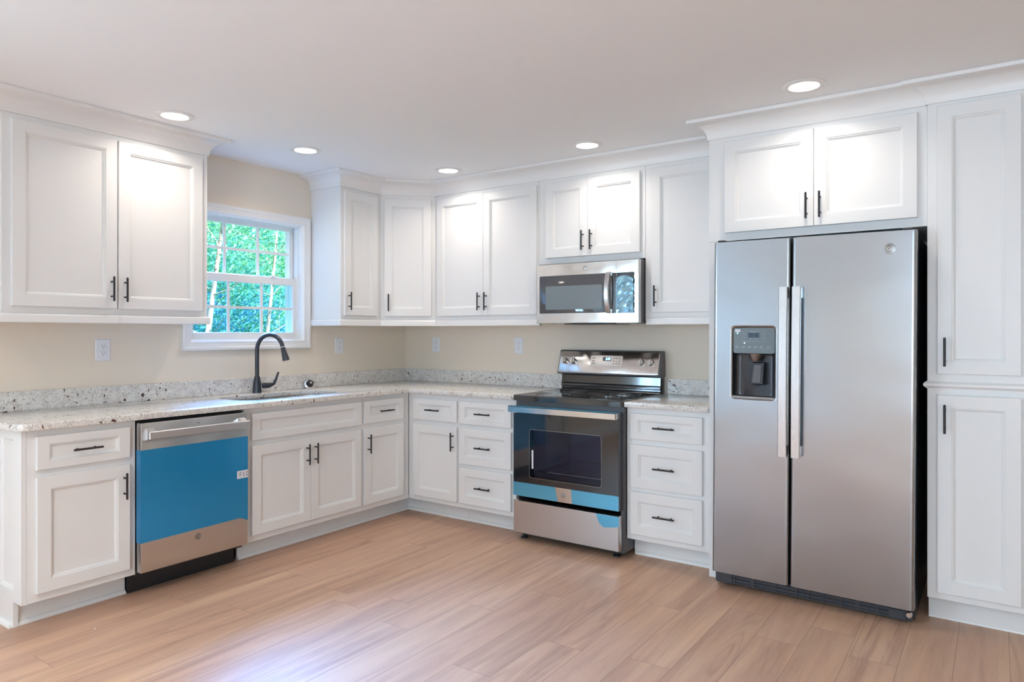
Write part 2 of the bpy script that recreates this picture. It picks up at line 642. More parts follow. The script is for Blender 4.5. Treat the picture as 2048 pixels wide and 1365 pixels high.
def base_cabinet(loc, rz, w, label, toe=True, depth=0.60, x_in=0.0, x_out=0.0, open_top=False):
    t = empty('base_cabinet', loc, rz, label, 'cabinet', 'base cabinets under the countertops')
    b = MB()
    if open_top:                      # sink base: a carcass the bowl hangs in
        b.box(0.0008, w - 0.0008, 0, 0.02, 0.114, 0.877)
        b.box(0.0008, 0.0188, 0.02, depth, 0.114, 0.877)
        b.box(w - 0.0188, w - 0.0008, 0.02, depth, 0.114, 0.877)
        b.box(0.0188, w - 0.0188, 0.02, depth, 0.114, 0.132)
        b.box(0.0188, w - 0.0188, depth - 0.01, depth, 0.132, 0.877)
    else:
        b.box(0.0008, w - 0.0008, 0, depth, 0.114, 0.877)
    b.build('carcass', M['cabinet_white'], t, bevel=0.001, seg=1, smooth=False)
    b = MB().box(x_in, w + x_out, 0.105, 0.120, 0.0, 0.114)
    b.build('toe_kick', M['cabinet_white'], t, smooth=False)
    return t


# left run faces +x  (local x -> world +y)
R90 = PI / 2
XF = 0.61
c = base_cabinet((XF, -3.026, 0), R90, 0.470, 'white base cabinet with one drawer over one door, at the open end of the counter')
drawer(c, 0.034, 0.437, 0.699, 0.847)
door(c, 0.034, 0.437, 0.152, 0.666, 'r', 'top')
# panelled end of that cabinet, reaching the floor
b = MB()
# frame of the end panel as loops in XZ at y=-3.030..-3.046 (world), built in cabinet space
ep = MB()
ez0, ez1 = 0.0, 0.877


def end_panel():
    m = MB()
    # world coordinates, then parented with identity inverse handled by placing an unrotated child
    yb, yf = -3.0265, -3.046
    # stiles and rails
    m.box(0.002, 0.06, yf, yb, 0, ez1)
    m.box(0.285, 0.375, yf, yb, 0.165, 0.838)
    m.box(0.525, XF, yf, yb, 0.114, ez1)
    m.box(0.06, 0.525, yf, yb, 0.838, ez1)
    m.box(0.06, 0.525, yf, yb, 0, 0.165)
    m.box(0.06, 0.525, yb - 0.008, yb, 0.165, 0.838)
    for xa, xb in ((0.06, 0.285), (0.375, 0.525)):
        x0, x1, z0, z1 = xa, xb, 0.165, 0.838
        L = []
        for i, y in ((0, yf + 0.003), (0.006, yf + 0.0035), (0.008, yf + 0.007), (0.013, yb - 0.008)):
            L.append([(x0 + i, y, z0 + i), (x1 - i, y, z0 + i), (x1 - i, y, z1 - i), (x0 + i, y, z1 - i)])
        m.loops(L, False, False)
    return m


epm = end_panel()
# convert world -> cabinet local: local x = wy - (-3.026), local y = -(wx - XF)
epm.v = [(y + 3.026, -(x - XF), z) for x, y, z in epm.v]
tag(epm.build('end_panel', M['cabinet_white'], c, smooth=False), 'end panel with recessed fields')

c = base_cabinet((XF, -1.955, 0), R90, 0.890, 'white sink base cabinet with a false front over a pair of doors', x_in=0.03, open_top=True)
drawer(c, 0.045, 0.875, 0.693, 0.847, handle=False, name='false_front')
door(c, 0.045, 0.455, 0.152, 0.663, 'r', 'top')
door(c, 0.457, 0.872, 0.152, 0.663, 'l', 'top')

c = base_cabinet((XF, -1.064, 0), R90, 0.4536, 'narrow white base cabinet between the sink base and the inner corner', x_out=0.105)
drawer(c, 0.010, 0.384, 0.696, 0.847)
door(c, 0.010, 0.384, 0.152, 0.661, 'l', 'top')

# right run faces -y
YF = -0.61
c = base_cabinet((0.611, YF, 0), 0, 0.470, 'white base cabinet with a drawer over a door, right of the inner corner', x_in=-0.105)
drawer(c, 0.055, 0.460, 0.692, 0.840)
door(c, 0.055, 0.460, 0.148, 0.661, 'r', 'top')
c = base_cabinet((1.082, YF, 0), 0, 0.486, 'white three-drawer base cabinet left of the range')
for z0, z1, fz in ((0.688, 0.842, 0.036), (0.416, 0.660, 0.052), (0.148, 0.392, 0.052)):
    drawer(c, 0.010, 0.440, z0, z1, fz)
c = base_cabinet((2.334, YF, 0), 0, 0.496, 'white three-drawer base cabinet between the range and the refrigerator')
for z0, z1, fz in ((0.696, 0.844, 0.036), (0.418, 0.664, 0.052), (0.148, 0.394, 0.052)):
    drawer(c, 0.027, 0.453, z0, z1, fz)

# shoe mouldings along the toe kicks
shoe = [(0.0, 0.0), (0.017, 0.0), (0.0165, 0.006), (0.013, 0.013), (0.007, 0.018), (0.0, 0.019)]


def trim(name, path, prof):
    b = MB()
    sweep(b, path, prof)
    return tag(b.build(name, M['trim_white'], smooth=True, angle=25), kind='structure')


# outline walked so that the room is on the right-hand side
trim('trim_1', [(0.001, -3.0465), (0.5055, -3.0465), (0.5055, -2.557)][::1], shoe)
trim('trim_2', [(0.5045, -1.925), (0.5045, -0.5045), (1.567, -0.5045)], shoe)
trim('trim_3', [(2.345, -0.5045), (2.829, -0.5045)], shoe)


# upper cabinets
UZ0, UZ1 = 1.385, 2.410


def upper_cabinet(loc, rz, w, label, z0=UZ0, z1=UZ1, depth=0.318):
    t = empty('upper_cabinet', (loc[0], loc[1], z0), rz, label, 'cabinet', 'upper cabinets along the walls')
    b = MB().box(0.0006, w - 0.0006, 0, depth, 0, z1 - z0)
    b.build('carcass', M['cabinet_white'], t, bevel=0.001, seg=1, smooth=False)
    return t


XU = 0.32
c = upper_cabinet((XU, -3.021), R90, 1.025, 'white two-door upper cabinet left of the window')
z = UZ0
door(c, 0.036, 0.510, 1.434 - z, 2.311 - z, 'r')
door(c, 0.517, 0.986, 1.432 - z, 2.311 - z, 'l')
c = upper_cabinet((XU, -0.993), R90, 0.382, 'narrow white upper cabinet right of the window with a plain side')
door(c, 0.027, 0.342, 1.431 - z, 2.309 - z, 'l')
# diagonal corner cabinet
t = empty('corner_upper_cabinet', (XU, -0.610, z), PI / 4, 'white diagonal corner upper cabinet with one tall door', 'cabinet', 'upper cabinets along the walls')
dw = 0.29 * math.sqrt(2)
b = MB()
s2 = math.sqrt(0.5)


def w2l(px, py):
    dx, dy = px - XU, py + 0.610
    return (dx * s2 + dy * s2, -dx * s2 + dy * s2)


poly = [w2l(*p) for p in ((XU, -0.6095), (0.6095, -XU), (0.6095, -0.002), (0.002, -0.002), (0.002, -0.6095))]
b.loops([[(x, y, 0) for x, y in poly], [(x, y, UZ1 - z) for x, y in poly]])
b.build('carcass', M['cabinet_white'], t, bevel=0.001, seg=1, smooth=False)
door(t, 0.030, 0.378, 1.431 - z, 2.306 - z, 'l')

c = upper_cabinet((0.6105, -XU), 0, 0.933, 'white two-door upper cabinet between the corner and the microwave')
door(c, 0.026, 0.4645, 1.432 - z, 2.308 - z, 'r')
door(c, 0.4665, 0.922, 1.432 - z, 2.308 - z, 'l')
c = upper_cabinet((1.544, -XU), 0, 0.775, 'short white two-door upper cabinet above the microwave', z0=1.768)
door(c, 0.060, 0.379, 1.807 - 1.768, 2.308 - 1.768, 'r')
door(c, 0.381, 0.745, 1.807 - 1.768, 2.308 - 1.768, 'l')
c = upper_cabinet((2.3195, -XU), 0, 0.510, 'white one-door upper cabinet between the microwave and the refrigerator panel')
door(c, 0.046, 0.470, 1.431 - z, 2.310 - z, 'l')

# refrigerator surround
YC = -0.643
t = empty('refrigerator_cabinet', (2.831, YC, 1.792), 0, 'white two-door cabinet above the refrigerator with a tall side panel down to the floor', 'cabinet')
b = MB().box(0, 0.0485, 0, 0.035, -1.791, -0.001).box(0, 0.019, 0.035, 0.641, -1.791, -0.001)
b.build('side_panel', M['cabinet_white'], t, smooth=False)
MB().box(0, 1.0075, 0, 0.640, 0, UZ1 - 1.792).build('carcass', M['cabinet_white'], t, bevel=0.001, seg=1, smooth=False)
door(t, 0.088, 0.527, 1.833 - 1.792, 2.312 - 1.792, 'r')
door(t, 0.529, 0.970, 1.833 - 1.792, 2.312 - 1.792, 'l')

# pantry
t = empty('pantry_cabinet', (3.8395, -0.656, 0), 0, 'tall white pantry cabinet right of the refrigerator', 'cabinet')
b = MB().box(0, 0.388, 0, 0.654, 0.114, UZ1)
b.build('carcass', M['cabinet_white'], t, bevel=0.001, seg=1, smooth=False)
MB().box(0.0, 0.388, 0.080, 0.095, 0, 0.114).build('toe_kick', M['cabinet_white'], t, smooth=False)
door(t, 0.039, 0.344, 0.146, 1.030, 'l', 0.925)
door(t, 0.039, 0.344, 1.124, 2.319, 'l', 1.222)
b = MB()
hr = [(0.0, 1.058), (0.004, 1.058), (0.006, 1.062), (0.011, 1.064), (0.015, 1.070), (0.015, 1.078), (0.011, 1.084), (0.006, 1.086), (0.004, 1.090), (0.0, 1.090)]
sweep(b, [(0.0, 0.010), (0.0, 0.0), (0.388, 0.0), (0.388, 0.3)], hr)
b.build('waist_moulding', M['trim_white'], t, angle=25)
trim('trim_4', [(3.8395, -0.560), (4.2275, -0.560), (4.2275, -0.002)], shoe)

# crown mouldings
crown = [(0.0, 2.338), (0.006, 2.338), (0.007, 2.350)]
for i in range(9):
    a = math.radians(90 * i / 8)
    # concave cove, vertical at the bottom and flaring outward towards the ceiling
    crown.append((0.082 - 0.074 * math.cos(a), 2.352 + 0.066 * math.sin(a)))
crown += [(0.086, 2.419), (0.092, 2.421), (0.093, 2.437), (0.0, 2.437)]


def crown_piece(path, label):
    b = MB()
    sweep(b, path, crown)
    o = b.build('crown_moulding', M['trim_white'], angle=25)
    return tag(o, label, 'crown moulding', 'crown mouldings over the cabinets')


crown_piece([(0.001, -3.0225), (0.3215, -3.0225), (0.3215, -1.9945), (0.001, -1.9945)], 'white crown moulding over the cabinet left of the window')
crown_piece([(0.001, -0.9945), (0.3215, -0.9945), (0.3215, -0.6106), (0.6106, -0.3215), (2.8295, -0.3215)],
            'long white crown moulding bending round the corner cabinets up to the refrigerator cabinet')
crown_piece([(2.8295, -0.322), (2.8295, -0.6445), (3.8385, -0.6445)], 'white crown moulding over the refrigerator cabinet')
crown_piece([(3.8380, -0.6450), (3.8380, -0.6575), (4.229, -0.6575), (4.229, -0.002)], 'white crown moulding over the pantry at the right edge')

rail = [(-0.016, 1.3565), (0.008, 1.3565), (0.011, 1.360), (0.011, 1.392), (0.006, 1.400), (0.001, 1.401), (0.001, 1.3845), (-0.016, 1.3845)]


def light_rail(path, label):
    b = MB()
    sweep(b, path, rail)
    return tag(b.build('light_rail', M['trim_white'], angle=25), label, 'moulding', 'light rails under the upper cabinets')


light_rail([(0.001, -3.0215), (0.3205, -3.0215), (0.3205, -1.9955), (0.001, -1.9955)], 'white light rail under the cabinet left of the window')
light_rail([(0.001, -0.9935), (0.3205, -0.9935), (0.3205, -0.6102), (0.6102, -0.3205), (1.553, -0.3205)], 'white light rail under the corner cabinets, up to the microwave')
light_rail([(2.328, -0.3205), (2.8295, -0.3205)], 'short white light rail between the microwave and the refrigerator panel')

# ------------------------------------------------------------------ countertops


def plate(name, outer, holes, z0, z1, m, parent, bev=0.004):
    cu = bpy.data.curves.new(name, 'CURVE')
    cu.dimensions = '2D'; cu.fill_mode = 'BOTH'
    for P in [outer] + holes:
        sp = cu.splines.new('POLY'); sp.points.add(len(P) - 1)
        for q, p in zip(sp.points, P): q.co = (p[0], p[1], 0, 1)
        sp.use_cyclic_u = True
    h = (z1 - z0) / 2
    cu.extrude = h - bev; cu.bevel_depth = bev; cu.bevel_resolution = 2; cu.offset = -bev
    t = bpy.data.objects.new('curve_source', cu); C.objects.link(t)
    dg = bpy.context.evaluated_depsgraph_get()
    me = bpy.data.meshes.new_from_object(t.evaluated_get(dg))
    bpy.data.objects.remove(t)
    me.name = name
    me.materials.clear(); me.materials.append(m)
    for v in me.vertices: v.co.z += (z0 + z1) / 2
    bm = bmesh.new(); bm.from_mesh(me)
    bmesh.ops.remove_doubles(bm, verts=bm.verts, dist=1e-5)
    bmesh.ops.recalc_face_normals(bm, faces=bm.faces)
    bm.to_mesh(me); bm.free()
    me.shade_smooth(); me.set_sharp_from_angle(angle=math.radians(40))
    o = bpy.data.objects.new(name, me); C.objects.link(o); o.parent = parent
    return o


def arc(cx, cy, r, a0, a1, n=6):
    return [(cx + r * math.cos(math.radians(a0 + (a1 - a0) * i / n)), cy + r * math.sin(math.radians(a0 + (a1 - a0) * i / n))) for i in range(n + 1)]


CT0, CT1 = 0.878, 0.909
OV = 0.650
outer = [(0.001, -3.072)] + arc(OV - 0.045, -3.072 + 0.045, 0.045, -90, 0) + \
        [(OV, -OV - 0.02)] + arc(OV + 0.02, -OV - 0.02, 0.02, 180, 90) + [(1.5700, -OV), (1.5700, -0.001), (0.001, -0.001)]


def superloop(cx, cy, hx, hy, r, n=8):
    out = []
    for qx, qy, a0 in ((cx + hx - r, cy + hy - r, 0), (cx - hx + r, cy + hy - r, 90), (cx - hx + r, cy - hy + r, 180), (cx + hx - r, cy - hy + r, 270)):
        out += arc(qx, qy, r, a0, a0 + 90, n)
    return out


SCX, SCY, SHX, SHY = 0.335, -1.50, 0.185, 0.375
hole = superloop(SCX, SCY, SHX, SHY, 0.13)
ct = empty('countertop', (0, 0, 0), 0, 'L-shaped speckled light granite countertop with the sink cut into it', 'countertop')
plate('slab', outer, [hole], CT0, CT1, M['granite'], ct)
MB().box(0.001, 0.021, -3.072, -0.001, CT1, 1.008).build('backsplash', M['granite'], ct, bevel=0.002, smooth=False)
MB().box(0.0215, 1.5700, -0.021, -0.001, CT1, 1.008).build('backsplash', M['granite'], ct, bevel=0.002, smooth=False)
ct = empty('countertop', (2.335, -0.001, 0), 0, 'short granite countertop between the range and the refrigerator', 'countertop')
plate('slab', [(0, -OV), (0.4955, -OV), (0.4955, 0), (0, 0)], [], CT0, CT1, M['granite'], ct)
MB().box(0.004, 0.4955, -0.02, 0, CT1, 1.008).build('backsplash', M['granite'], ct, bevel=0.002, smooth=False)

# undermount sink
t = empty('kitchen_sink', (SCX, SCY, 0.66), 0, 'undermount stainless steel sink bowl set in the granite counter', 'sink')
b = MB()
L = []
for hx, hy, r, zz in ((SHX + 0.02, SHY + 0.02, 0.14, 0.2175), (SHX + 0.001, SHY + 0.001, 0.13, 0.2175), (SHX - 0.001, SHY - 0.001, 0.13, 0.205),
                      (SHX - 0.012, SHY - 0.012, 0.12, 0.04), (SHX - 0.05, SHY - 0.05, 0.09, 0.012), (0.06, 0.06, 0.05, 0.006)):
    L.append([(x, y, zz) for x, y in superloop(0, 0, hx, hy, min(r, hx - 0.001))])
for hx, hy, r, zz in ((0.06, 0.06, 0.05, 0.0), (SHX - 0.045, SHY - 0.045, 0.09, 0.006), (SHX - 0.008, SHY - 0.008, 0.12, 0.038), (SHX + 0.003, SHY + 0.003, 0.13, 0.203), (SHX + 0.02, SHY + 0.02, 0.14, 0.2135)):
    L.append([(x, y, zz) for x, y in superloop(0, 0, hx, hy, min(r, hx - 0.001))])
b.loops(L, False, False)
L0, L1 = L[0], L[-1]
b.loops([L1, L0], False, False)
b.build('bowl', M['polished_steel'], t)
MB().lathe([(0.05, 0.006), (0.055, 0.010), (0.04, 0.010), (0.03, 0.007)], (0, 0, 0), 'z').build('drain', M['chrome'], t)

# faucet
t = empty('kitchen_faucet', (0.080, -1.495, CT1), math.radians(17.4), 'dark bronze pull-down kitchen faucet standing behind the sink', 'faucet')
b = MB()
b.lathe([(0.0300, 0.0), (0.0300, 0.004), (0.0290, 0.012), (0.0270, 0.05), (0.0215, 0.085), (0.0175, 0.105), (0.0160, 0.112)], (0, 0, 0), 'z', 28)
b.build('body', M['faucet_dark_bronze'], t)
b = MB()
pts = [(0, 0, 0.108), (0, 0, 0.16), (0, 0, 0.22), (0, 0, 0.285)]
Rr = 0.100
for i in range(1, 17):
    a = math.radians(180 - 168 * i / 16)
    pts.append((Rr + Rr * math.cos(a), 0, 0.285 + Rr * math.sin(a)))
b.tube(pts, 0.0135, 18)
b.build('spout_tube', M['faucet_dark_bronze'], t)
e = Vector(pts[-1]); d = (e - Vector(pts[-2])).normalized()
b = MB()
b.tube([e + d * q for q in (0.0, 0.004)], 0.0150, 18)
tag(b.build('spout_ring', M['chrome'], t), 'thin chrome ring')
b = MB()
b.tube([e + d * q for q in (0.004, 0.02, 0.05, 0.085, 0.092)], [0.0138, 0.0150, 0.0185, 0.0225, 0.0215], 20)
b.build('spray_head', M['faucet_dark_bronze'], t)
b = MB()
LU, LV = 0.66, 0.75
b.tube([(0, 0.0, 0.047), (LU * 0.035, LV * 0.035, 0.046), (LU * 0.075, LV * 0.075, 0.047), (LU * 0.095, LV * 0.095, 0.052)], [0.019, 0.0195, 0.017, 0.013], 16)
b.tube([(LU * 0.085, LV * 0.085, 0.048), (LU * 0.108, LV * 0.108, 0.058), (LU * 0.120, LV * 0.120, 0.082), (LU * 0.128, LV * 0.128, 0.108), (LU * 0.138, LV * 0.138, 0.134)], [0.013, 0.0105, 0.0085, 0.0075, 0.007], 12)
b.build('lever_handle', M['faucet_dark_bronze'], t)
b = MB()
b.loops([[(0.0275 - q * 0.004 + 0.002, 0.013 + (0.0125 - q * 0.002) * math.cos(2 * PI * i / 20), 0.047 + (0.020 - q * 0.003) * math.sin(2 * PI * i / 20)) for i in range(20)] for q in (1, 0)])
tag(b.build('chrome_oval', M['chrome'], t), 'bright chrome oval on the body')  # plain shiny oval disc on the faucet body

# loose sink strainer leaning on the backsplash
t = empty('sink_strainer', (0.050, -1.045, CT1 + 0.029), 0, 'round chrome sink strainer with black rubber plug leaning on the backsplash', 'strainer')
t.rotation_euler = (0, math.radians(68), math.radians(-20))
MB().lathe([(0.030, 0.0), (0.037, 0.0), (0.040, 0.003), (0.036, 0.008), (0.026, 0.012), (0.022, 0.004)], (0, 0, 0), 'z', 28).build('rim', M['chrome'], t)
MB().lathe([(0.0225, 0.004), (0.0240, 0.014), (0.020, 0.022), (0.008, 0.024)], (0, 0, 0), 'z', 24).build('plug', M['black_plastic'], t)
MB().lathe([(0.004, 0.022), (0.004, 0.034), (0.008, 0.037), (0.006, 0.042)], (0, 0, 0), 'z', 14).build('pull_knob', M['chrome'], t)

# ------------------------------------------------------------------ dishwasher (local x -> world +y)
DW0 = -2.5535
t = empty('dishwasher', (XF, DW0, 0), R90, 'stainless steel dishwasher half covered in blue protective film', 'dishwasher')
MB().box(0.004, 0.592, 0.005, 0.57, 0.10, 0.868).build('tub', M['black_plastic'], t, smooth=False)
MB().box(0.004, 0.592, 0.100, 0.112, 0.001, 0.098).box(0.004, 0.592, 0.085, 0.1, 0.001, 0.085).build('toe_panel', M['black_plastic'], t, smooth=False)
b = MB()
slab(b, 0.001, 0.5945, 0.124, 0.862, [(0, 0.003), (0, -0.042), (0.001, -0.0448), (0.0035, -0.046)], 0.003, 2)
dd = b.build('door', M['brushed_steel'], t)
b = MB()     # blue film, notched at its lower right corner, wrapping the door's left edge
F0, F1, ZB, ZT = 0.0005, 0.5947, 0.272, 0.729
yf = -0.0462
out_ = [(F0, ZB), (0.5475, 0.280), (0.5665, 0.272), (F1, 0.259), (F1, ZT), (F0, ZT)]
b.loops([[(x, yf - 0.0012, zz) for x, zz in out_], [(x, yf + 0.0004, zz) for x, zz in out_]])
b.box(-0.0006, 0.0006, yf - 0.0008, -0.005, ZB, ZT)
ff = b.build('protective_film', M['blue_film'], dd, smooth=False)
tag(ff, 'blue protective film')
s_ = MB().box(0.527, 0.5945, yf - 0.0020, yf - 0.0012, 0.499, 0.542)
st = s_.build('paper_sticker', M['paper_label'], dd, smooth=False)
tag(st, 'white sticker with dark letters')
text_mesh('sticker_letters', 'F S D', 0.034, M['dark_ink'], dd, (0.571, yf - 0.0021, 0.520), ext=0.0002, sx=0.82, clip_x=(0.5940 - 0.571) / 0.82)
b = MB()
slab(b, 0.018, 0.578, 0.783, 0.822, [(0.002, -0.078), (0, -0.080), (0, -0.094), (0.003, -0.097)], 0.004, 2)
for xa, xb in ((0.022, 0.062), (0.534, 0.574)):
    b.loops([[(xa, -0.046, 0.776), (xb, -0.046, 0.776), (xb, -0.046, 0.835), (xa, -0.046, 0.835)],
             [(xa, -0.079, 0.785), (xb, -0.079, 0.785), (xb, -0.079, 0.820), (xa, -0.079, 0.820)]])
b.build('handle', M['handle_steel_across'], dd, smooth=False)
MB().box(0.292, 0.308, -0.0466, -0.0460, 0.8335, 0.8365).build('vent_slot', M['dark_ink'], dd, smooth=False)
logo_badge(dd, 0.300, -0.0460, 0.238, 0.0165, M['badge_grey'], M['badge_light'])

# ------------------------------------------------------------------ range
RX = 1.574
t = empty('electric_range', (RX, 0, 0), 0, 'stainless and black electric range with glass cooktop, scraps of blue film on its front', 'range')
W = 0.756
b = MB()
b.box(0, 0.02, -0.640, -0.012, 0.03, 0.876)
b.box(W - 0.02, W, -0.640, -0.012, 0.03, 0.876)
b.box(0.02, W - 0.02, -0.03, -0.012, 0.03, 0.876)
b.box(0.02, W - 0.02, -0.640, -0.03, 0.03, 0.06)
b.box(0.02, W - 0.02, -0.640, -0.03, 0.80, 0.876)
b.box(0.02, W - 0.02, -0.640, -0.03, 0.28, 0.30)
body = b.build('body', M['appliance_side_grey'], t, smooth=False)
b = MB()
L = [rr(0.10, W - 0.10, 0.33, 0.76, 0.02, 3, -0.639), rr(0.10, W - 0.10, 0.33, 0.76, 0.02, 3, -0.12)]
b.loops(L, False, True)
b.loops([rr(0.021, W - 0.021, 0.301, 0.799, 0.0, 3, -0.6385), rr(0.10, W - 0.10, 0.33, 0.76, 0.02, 3, -0.6385)], False, False)
b.build('oven_cavity', M['oven_cavity'], t)
b = MB()
for zz in (0.43,):
    b.tube([(0.11, -0.60, zz), (W - 0.11, -0.60, zz)], 0.003, 6)
    b.tube([(0.11, -0.16, zz), (W - 0.11, -0.16, zz)], 0.003, 6)
    for i in range(14):
        xx = 0.13 + i * (W - 0.26) / 13
        b.tube([(xx, -0.60, zz), (xx, -0.16, zz)], 0.0018, 5)
b.build('oven_rack', M['chrome'], t)
# cooktop
b = MB()
slabz = [(0.0, 0.879, 0.012), (0.0, 0.908, 0.012), (0.004, 0.9135, 0.010), (0.012, 0.9150, 0.008), (0.016, 0.9125, 0.006)]
L = []
for i, zz, r in slabz:
    L.append([(x, y, zz) for x, _, y in rr(-0.0035 + i, W + 0.0035 - i if False else W - i, -0.676 + i, -0.075 - i * 0.2, r, 3)])
b.loops(L)
b.build('cooktop', M['cooktop_glass'], t)
n = 48
for bx, by, br in ((0.19, -0.50, 0.115), (0.56, -0.50, 0.09), (0.19, -0.22, 0.08), (0.56, -0.22, 0.10)):
    b = MB()
    b.loops([[(bx + rr_ * math.cos(2 * PI * i / n), by + rr_ * math.sin(2 * PI * i / n), zz) for i in range(n)] for rr_, zz in ((br, 0.9127), (br, 0.9132), (br - 0.003, 0.9132), (br - 0.003, 0.9127))], False, False)
    b.build('burner_ring', M['badge_grey'], t)
# rear guard below the control panel
b = MB()
prof = [(-0.075, 0.909), (-0.082, 0.925), (-0.082, 0.935), (-0.088, 0.940), (-0.088, 0.955), (-0.080, 0.962), (-0.076, 1.014), (-0.070, 1.022), (-0.012, 1.022), (-0.012, 0.909)]
b.loops([[(x, y, zz) for y, zz in prof] for x in (0.004, 0.742)])
b.build('rear_guard', M['cooktop_glass'], t, angle=20)
# control panel: leaning trapezoid
PT, PB = -0.064, -0.108
b = MB()
def cp(x, q, dy=0.0):   # q 0..1 bottom to top on the leaning face
    return (x, PB + (PT - PB) * q + dy, 1.0245 + (1.186 - 1.0245) * q)
bodyL = [(PB + 0.004, 1.020), (PB, 1.026), (PT, 1.180), (PT + 0.006, 1.187), (-0.020, 1.187), (-0.012, 1.020)]
b.loops([[(x, y, zz) for y, zz in bodyL] for x in (-0.016, W - 0.006)])
cpo = b.build('control_panel', M['appliance_side_grey'], t, bevel=0.003, smooth=False)
b = MB()
def cploop(xa, xb, qa, qb, r, dy, k_=4):
    return [cp(x, (zz), dy) for x, _, zz in [(px, 0, (pz)) for px, _, pz in rr(xa, xb, qa * 0.1615, qb * 0.1615, r, k_)]]
def cpl(xa, xb, qa, qb, r, dy):
    return [cp(x, zz / 0.1615, dy) for x, _, zz in rr(xa, xb, qa * 0.1615, qb * 0.1615, r, 5)]
b.loops([cpl(-0.009, W - 0.020, 0.05, 0.95, 0.012, 0.002), cpl(-0.009, W - 0.020, 0.05, 0.95, 0.012, -0.002), cpl(-0.006, W - 0.023, 0.07, 0.93, 0.010, -0.0035)])
tag(b.build('face_plate', M['polished_steel'], cpo), 'polished stainless face')
b = MB()
b.loops([cpl(0.236, 0.478, 0.36, 0.80, 0.012, -0.0030), cpl(0.236, 0.478, 0.36, 0.80, 0.012, -0.0045), cpl(0.239, 0.475, 0.38, 0.78, 0.010, -0.0048)])
b.build('display_bezel', M['badge_light'], cpo)
b = MB()
b.loops([cpl(0.330, 0.392, 0.57, 0.74, 0.002, -0.0046), cpl(0.330, 0.392, 0.57, 0.74, 0.002, -0.0054)])
b.build('display', M['display_dark'], cpo, smooth=False)
lean = math.atan2(PT - PB, 0.1615)
q = cp(0.3675, 0.655, -0.0058)
text_mesh('clock_digits', '3:40', 0.026, M['display_glow'], cpo, q, (PI / 2 - lean, 0, 0), ext=0.0002, sx=0.8, shear=0.2)
b = MB()
for bx in (0.250, 0.262, 0.408, 0.428, 0.448):
    for bq in (0.45, 0.55, 0.66):
        b.loops([cpl(bx, bx + 0.010, bq, bq + 0.035, 0.001, -0.0046), cpl(bx, bx + 0.010, bq, bq + 0.035, 0.001, -0.0052)])
b.build('button_print', M['badge_grey'], cpo, smooth=False)
b = MB()
for kx in (0.035, 0.104, 0.616, 0.684):
    for dx, dq in ((0, 0.30), (-0.022, 0.2), (0.022, 0.2), (-0.024, -0.02), (0, -0.30)):
        p = cp(kx + dx, 0.53 + dq, -0.0036)
        b.box(p[0] - 0.003, p[0] + 0.003, p[1] - 0.0006, p[1] + 0.0006, p[2] - 0.001, p[2] + 0.001)
b.build('dial_print', M['dark_ink'], cpo, smooth=False)
# knobs
kn = None
for kx in (0.035, 0.104, 0.616, 0.684):
    p = cp(kx, 0.53, -0.0035)
    if kn is None:
        b = MB()
        b.lathe([(0.0225, 0.0), (0.0225, -0.004), (0.0195, -0.006), (0.0185, -0.022), (0.0165, -0.025)], (0, 0, 0), 'y', 28)
        b.box(-0.004, 0.004, -0.032, -0.02, -0.0175, 0.0175)
        kn = b.build('knob', M['badge_light'], cpo)
        o = kn
    else:
        o = kn.copy(); C.objects.link(o)
    o.location = p
    o.rotation_euler = (-lean, 0, 0)
# oven door
DX0, DX1 = 0.011, 0.745
b = MB()
L = [rr(DX0, DX1, 0.281, 0.846, 0.002, 5, -0.641), rr(DX0, DX1, 0.281, 0.846, 0.002, 5, -0.684), rr(DX0 + 0.002, DX1 - 0.002, 0.283, 0.844, 0.002, 5, -0.686)]
L += [rr(0.134, 0.632, 0.406, 0.704, 0.015, 5, -0.686), rr(0.134, 0.632, 0.406, 0.704, 0.015, 5, -0.641)]
b.loops(L, False, False)
b.loops([L[0], L[-1]], False, False)
od = b.build('oven_door', M['dark_grey_enamel'], t)
b = MB()
b.loops([rr(DX0 + 0.001, DX1 - 0.001, 0.368, 0.806, 0.002, 5, -0.6862), rr(DX0 + 0.001, DX1 - 0.001, 0.368, 0.806, 0.002, 5, -0.6895),
         rr(0.134, 0.632, 0.406, 0.704, 0.015, 5, -0.6895), rr(0.134, 0.632, 0.406, 0.704, 0.015, 5, -0.6862)], False, False)
b.build('door_glass', M['black_glass'], od)
b = MB()
slab(b, 0.134, 0.632, 0.406, 0.704, [(0.0, -0.6866), (0.0, -0.6894)], 0.015, 5)
b.build('oven_window', M['oven_door_glass'], od)
b = MB()
b.loops([rr(0.131, 0.635, 0.403, 0.707, 0.018, 5, -0.6898), rr(0.1335, 0.6325, 0.4055, 0.7045, 0.0155, 5, -0.6898)], False, False)
b.build('window_outline', M['badge_grey'], od)
b = MB().box(0.150, 0.162, -0.6905, -0.6896, 0.462, 0.577)
tag(b.build('paper_sticker', M['paper_label'], od, smooth=False), 'narrow white sticker on the oven glass')
b = MB().box(DX0, DX1, -0.6895, -0.686, 0.282, 0.3675)
b.build('lower_trim', M['polished_steel'], od, smooth=False)
b = MB()
y0 = -0.6897; y1 = -0.6905
for P in (((DX0, 0.2825), (0.337, 0.2825), (0.319, 0.3675), (DX0, 0.3675)), ((0.438, 0.2825), (DX1, 0.2825), (DX1, 0.3675), (0.432, 0.3675))):
    b.loops([[(x, y0, zz) for x, zz in P], [(x, y1, zz) for x, zz in P]])
tag(b.build('protective_film', M['light_blue_film'], od, smooth=False), 'light blue protective film')
logo_badge(od, 0.377, -0.6895, 0.326, 0.0150, M['badge_grey'], M['badge_light'])
b = MB()
slab(b, 0.001, 0.750, 0.809, 0.848, [(0.004, -0.716), (0.0, -0.718), (0.0, -0.735), (0.003, -0.740)], 0.004, 3)
